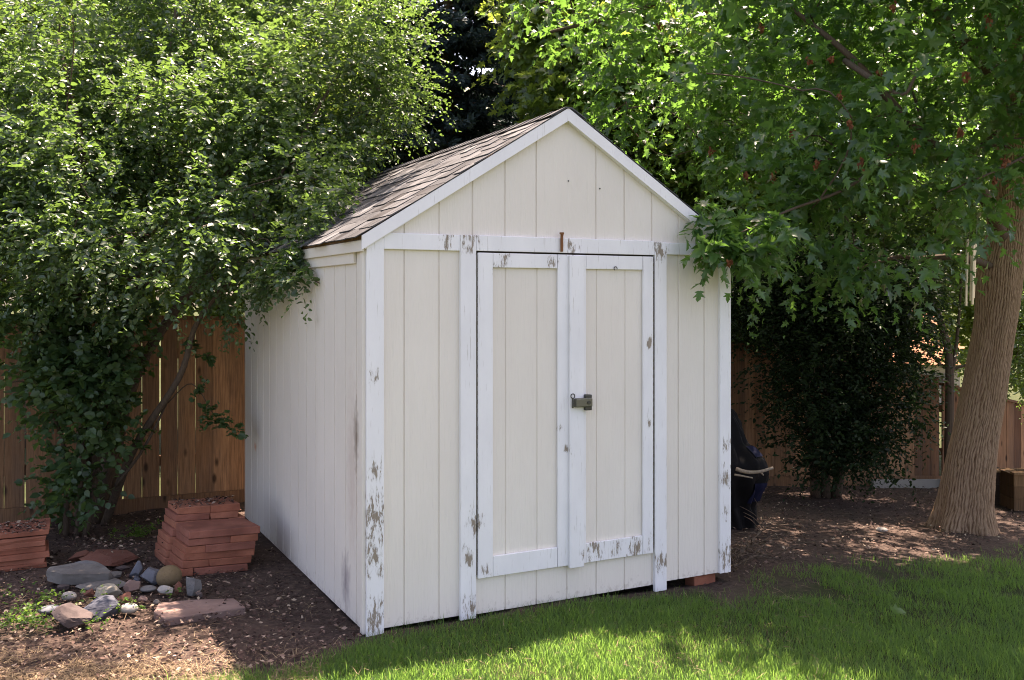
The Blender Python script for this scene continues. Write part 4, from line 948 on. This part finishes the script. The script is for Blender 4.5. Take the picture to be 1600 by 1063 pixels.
# planters at the right edge
def planter(px0, px1, pyt, pyb, Y, mat, name, label, depth=.4):
    x0 = (px0 - 800) / F * Y; x1 = (px1 - 800) / F * Y; zt = H - (pyt - HZ) / F * Y; zb = H - (pyb - HZ) / F * Y
    r = empty(name, ((x0 + x1) / 2, Y, zb)); w = (x1 - x0) / 2; h = zt - zb; tag(r, label, 'planter'); n = 3
    for (ax, ay, bx, by) in ((-w, 0, w, .025), (-w, depth - .025, w, depth), (-w, .026, -w + .025, depth - .026), (w - .025, .026, w, depth - .026)):
        mb = MB()
        for k in range(n): mb.box(ax, bx, ay, by, h * k / n + .002, h * (k + 1) / n - .002, random.random())
        mb.build('side_board', mat, r)
    mb = MB(); mb.box(-w - .02, w + .02, -.025, .05, h + .002, h + .024, .9); mb.build('rim_board', M_PLANK, r)
    mb = MB(); mb.box(-w + .026, w - .026, .051, depth - .026, 0, h - .06); mb.build('soil_fill', g_o.data.materials[0], r)
planter(1540, 1583, 738, 797, 10.2, M_DARKWOOD, 'planter_box', 'dark stained planter box just right of the maple trunk')
planter(1585, 1640, 742, 799, 9.9, M_PLANK, 'planter_box', 'lighter brown wooden planter box cut by the right edge')
# wind chime
def chime():
    Y = 7.75; c = at(1517, 400, Y); r = empty('wind_chime', at(1517, 480, Y)); tag(r, 'pale tubular wind chime hanging left of the maple trunk', 'wind chime')
    for px, py0, py1, tilt, dy in ((1511, 374, 478, -2.6, 0), (1517, 374, 476, -1.5, -.03), (1519.5, 373, 470, -2, .02), (1523, 372, 466, -3, 0), (1514, 374, 470, -2, .04)):
        mb = MB(); a = at(px + 1, py0, Y); b = at(px + 1 + tilt, py1, Y); a.y += dy; b.y += dy; mb.tube([a, b], .0105, 12); localise(mb.build('tube', M_CHIME, None, smooth=False), r)
        mb = MB(); mb.tube([a, at(1518, 350, Y)], .0018, 4); localise(mb.build('cord', M_CORD, None), r)
    mb = MB(); t = at(1518, 352, Y); mb.tube([t, t + Vector((0, 0, .018))], .05, 20); localise(mb.build('top_disc', M_PLANK, None), r)
    mb = MB(); mb.tube([t, at(1520, 300, 7.7)], .002, 4); localise(mb.build('hanging_cord', M_CORD, None), r)
chime()
# neighbour's house glimpsed beyond the fence
def house():
    Y = 24.; x0, x1 = at(1405, 500, Y).x, at(1500, 500, Y).x; r = empty('neighbour_house', ((x0 + x1) / 2, Y, float(ground(10, 14)))); tag(r, "low neighbour's house with an orange tiled roof glimpsed through leaves", 'house')
    w = (x1 - x0) / 2; e = at(1450, 562, Y).z - r.location.z; rg = at(1450, 520, Y).z - r.location.z + .9
    mb = MB(); mb.box(-w, w, 0, 6, -.5, e); localise_ = mb.build('wall', m_stone('render_wall', (.5, .42, .34), (.6, .52, .42)), r)
    mb = MB(); mb.add([(-w - .3, -.4, e - .1), (w + .3, -.4, e - .1), (w + .3, 3, rg), (-w - .3, 3, rg), (-w - .3, 6.4, e - .1), (w + .3, 6.4, e - .1)], [(0, 1, 2, 3), (3, 2, 5, 4), (0, 3, 4), (1, 5, 2)]); mb.build('roof', m_stone('orange_tile', (.26, .11, .06), (.36, .17, .09)), r)
    mb = MB(); mb.box(-1., .4, -.03, -.002, .4, e - .35); f = mb.build('window', M_WHITEBOARD, r); mb = MB(); mb.box(-.92, .32, -.04, -.032, .5, e - .43); mb.build('pane', M_STEEL, f)
house()
# fallen leaf on the lawn
p = on_ground(1405, 976); o = stamp(np.array([[p.x - .04, p.y, p.z + .075]]), np.array([[1., .3, .1]]), np.array([[.1, -.5, 1.]]), np.array([.11]), MAP, MAP_T, 'fallen_leaf', L_WEED, np.array([.9])); tag(recentre(o), 'single pale green maple leaf lying on the shaded lawn', 'leaf')

# ------------------------------------------------------------------ grass, litter and weeds
def grass():
    rng = np.random.default_rng(77)
    n = 680000; Yq = 4.05 + (8.6 - 4.05) * rng.random(n) ** 1.5; X = (rng.random(n) * 2 - 1) * .60 * Yq
    ok = inside(X, Yq); X = X[ok]; Yq = Yq[ok]; ed = edge_dist(X, Yq)
    s, d = world_to_shed(np.stack([X, Yq, 0 * X], -1)); sh = (s > -.02) & (s < W + .02) & (d > -.03)
    bare = (s > 1.45) & (s < 2.5) & (d > -.32 * np.clip((s - 1.3), 0, 1) - .02)
    patch = fbm(X * 2.3, Yq * 2.3, 15); dens = np.clip(.55 + (patch - .5) * 1.1, .25, 1) * np.clip(ed / np.where((X > 1.2) & (Yq > 5.6), .65, .2) + .10, 0, 1)
    dens = np.where(bare, dens * .12, dens); dens = np.where((X > 1.4) & (Yq > 5.9), dens * np.clip(.1 + ed * .5 + (fbm(X * 3.2, Yq * 3.2, 19) - .44) * 4.5, .03, 1), dens)
    keep = (~sh) & (rng.random(len(X)) < dens); X = X[keep]; Yq = Yq[keep]; n = len(X); ed = ed[keep]; patch = patch[keep]
    pos = np.stack([X, Yq, ground(X, Yq) - .012], -1); a = rng.random(n) * 2 * np.pi
    cl = fbm(X * 9, Yq * 9, 8)
    h = (.022 + .038 * rng.random(n) ** 1.3) * (.7 + .9 * cl)
    tall = rng.random(n) < .012; h = np.where(tall, h * 1.8, h)
    lean = .15 + .75 * rng.random(n)
    dr = np.stack([np.cos(a) * lean, np.sin(a) * lean, np.ones(n)], -1); up = np.stack([-np.cos(a), -np.sin(a), lean], -1)
    tint = np.clip(.2 + .5 * rng.random(n) + (patch - .5) * .7, 0, 1)
    sh_ = [(0, .5, 0), (0, -.5, 0), (.55, .36, .04), (.55, -.36, .04), (1, 0, -.14)]
    o = stamp(pos, dr, up, h, sh_, [[(0, 1, 3, 2)], [(2, 3, 4)]], 'lawn_grass', L_GRASS, tint, None, width=.0019 + .0019 * rng.random(n)); tag(o, 'green lawn grass in front of the shed', 'grass', kind='stuff')
    # dead blades in the thatch and the straw on the left
    n = 130000; Yq = 4.0 + 3.2 * rng.random(n) ** 1.3; X = -.62 * Yq + rng.random(n) * (1.0 * Yq)
    strip = np.exp(-((Yq - (4.35 - .1 * (X + 1.5))) / .32) ** 2) * (X < -.9); k = rng.random(n) < np.clip(strip * 1.3 * np.clip((fbm(X * 5, Yq * 7, 66) - .36) * 4, .05, 1) + .03, 0, 1); k &= ~in_shed(np.stack([X, Yq, 0 * X + .1], -1))  # noise gaps in the straw stand in for dappled shade
    X = X[k]; Yq = Yq[k]; n = len(X); a = rng.random(n) * 2 * np.pi
    pos = np.stack([X, Yq, ground(X, Yq) + .004 + .02 * rng.random(n)], -1); dr = np.stack([np.cos(a), np.sin(a), .25 * rng.normal(size=n)], -1); up = np.array([0, 0, 1.]) + rng.normal(size=(n, 3)) * .3
    o = stamp(pos, dr, up, .03 + .05 * rng.random(n), sh_, [[(0, 1, 3, 2)], [(2, 3, 4)]], 'dry_grass', L_STRAW, rng.random(n), None, width=.0018 + .0016 * rng.random(n)); tag(o, 'tan dry grass thatch along the lawn edge at the lower left', 'grass', kind='stuff')
    # bark and leaf litter
    n = 46000; Yq = 4.2 + 7.2 * rng.random(n) ** 1.5; X = (rng.random(n) * 2 - 1) * .60 * Yq
    k = ~inside(X, Yq) & ~in_shed(np.stack([X, Yq, 0 * X + .1], -1), 0) & (Yq < 9.3 + .45 * X); X = X[k]; Yq = Yq[k]; n = len(X)
    pos = np.stack([X, Yq, ground(X, Yq) + .004 + .012 * rng.random(n)], -1); a = rng.random(n) * 2 * np.pi
    dr = np.stack([np.cos(a), np.sin(a), .3 * rng.normal(size=n)], -1); up = np.array([0, 0, 1.]) + rng.normal(size=(n, 3)) * .35
    ext = []
    for (cx_, cy_, zt_, rx, ry, ang_, m_) in ((p0.x, p0.y, p0.z + 8 * hz - .003, (-.04, .38), (.32, .58), an, 260), (p1.x, p1.y, p1.z + .232, (-.42, -.01), (.01, .37), an2, 420)):
        a_ = rx[0] + (rx[1] - rx[0]) * rng.random(m_); b_ = ry[0] + (ry[1] - ry[0]) * rng.random(m_) ** .8; ext.append(np.stack([cx_ + a_ * math.cos(ang_) - b_ * math.sin(ang_), cy_ + a_ * math.sin(ang_) + b_ * math.cos(ang_), np.full(m_, zt_) + .008 * rng.random(m_)], -1))
    q = on_ground(165, 884); ext.append(np.array([[q.x, q.y + .12, q.z + .11]]) + rng.normal(size=(160, 3)) * np.array([.14, .08, .006]))
    pos = np.vstack([pos] + ext); n = len(pos); a = rng.random(n) * 2 * np.pi
    dr = np.stack([np.cos(a), np.sin(a), .3 * rng.normal(size=n)], -1); up = np.array([0, 0, 1.]) + rng.normal(size=(n, 3)) * .35
    t = rng.random(n) ** 1.8
    m = Mat('bark_chip'); m.base(m.ramp(m.attr(), [(0., (.03, .018, .015)), (.45, (.12, .075, .06)), (.8, (.26, .18, .14)), (1., (.42, .34, .25))]), .9, .1)
    o = stamp(pos, dr, up, .012 + .026 * rng.random(n) ** 2, QUADLEAF, QL_T, 'leaf_litter', m.m, t); tag(o, 'bark chips and dry leaf litter scattered over the soil', 'litter', kind='stuff')
    # weeds
    C = []
    for px, py, k in ((30, 962, 8), (60, 980, 14), (20, 988, 8), (45, 950, 5), (118, 998, 2), (145, 980, 2), (143, 938, 4), (190, 966, 4), (212, 958, 3), (10, 935, 8), (200, 842, 8), (220, 838, 8), (240, 835, 5)):
        q = on_ground(px, py)
        for _ in range(k): C.append((q.x + rng.normal() * .075, q.y + rng.normal() * .09))
    C = np.array(C); cen = np.stack([C[:, 0], C[:, 1], ground(C[:, 0], C[:, 1]) + .03], -1)
    o = leaves(cen, rng, 6, 4, .04, .05, .022, ROUND, OV_T, 'ground_cover', L_WEED, None, droop=.2, up=1.2); tag(o, 'low green weeds spreading around the rock heap', 'weeds', kind='stuff')
grass()

# ------------------------------------------------------------------ light, sky, camera
sx, sy = .186, .318
el = math.atan(1 / math.hypot(sx, sy)); az = math.atan2(sx, sy)
w = bpy.data.worlds.new('World'); S.world = w; w.use_nodes = True; nt = w.node_tree
sky = nt.nodes.new('ShaderNodeTexSky'); sky.sky_type = 'NISHITA'; sky.sun_disc = False; sky.sun_elevation = el; sky.sun_rotation = az; sky.air_density = 1.0; sky.dust_density = 10; sky.ozone_density = 0; sky.altitude = 1600
bg = nt.nodes['Background']; nt.links.new(sky.outputs[0], bg.inputs['Color']); bg.inputs['Strength'].default_value = .112
sl = bpy.data.lights.new('sun', 'SUN'); sl.energy = 5.0; sl.angle = math.radians(.5); sl.color = (1., .95, .86)
so = bpy.data.objects.new('sun', sl); COL.objects.link(so); so.rotation_euler = Vector((sx, sy, 1)).to_track_quat('Z', 'Y').to_euler()
cam = bpy.data.cameras.new('camera'); co = bpy.data.objects.new('camera', cam); COL.objects.link(co)
co.location = (0, 0, H); co.rotation_euler = (math.radians(90), 0, 0); cam.sensor_width = 36; cam.lens = 36 * F / 1600; cam.shift_y = -(531.5 - HZ) / 1600; cam.clip_end = 600; cam.clip_start = .05
S.camera = co
S.view_settings.view_transform = 'Standard'; S.view_settings.look = 'None'; S.view_settings.gamma = 1; S.view_settings.exposure = 2.12; S.view_settings.use_white_balance = True; S.view_settings.white_balance_temperature = 7750; S.view_settings.white_balance_tint = 24
S.cycles.max_bounces = 7; S.cycles.diffuse_bounces = 4; S.cycles.glossy_bounces = 2; S.cycles.transmission_bounces = 4; S.cycles.transparent_max_bounces = 4
S.cycles.sample_clamp_indirect = 6
S.cycles.use_denoising = True; S.cycles.filter_width = 1.0
try: S.cycles.denoiser = 'OPENIMAGEDENOISE'
except Exception: pass
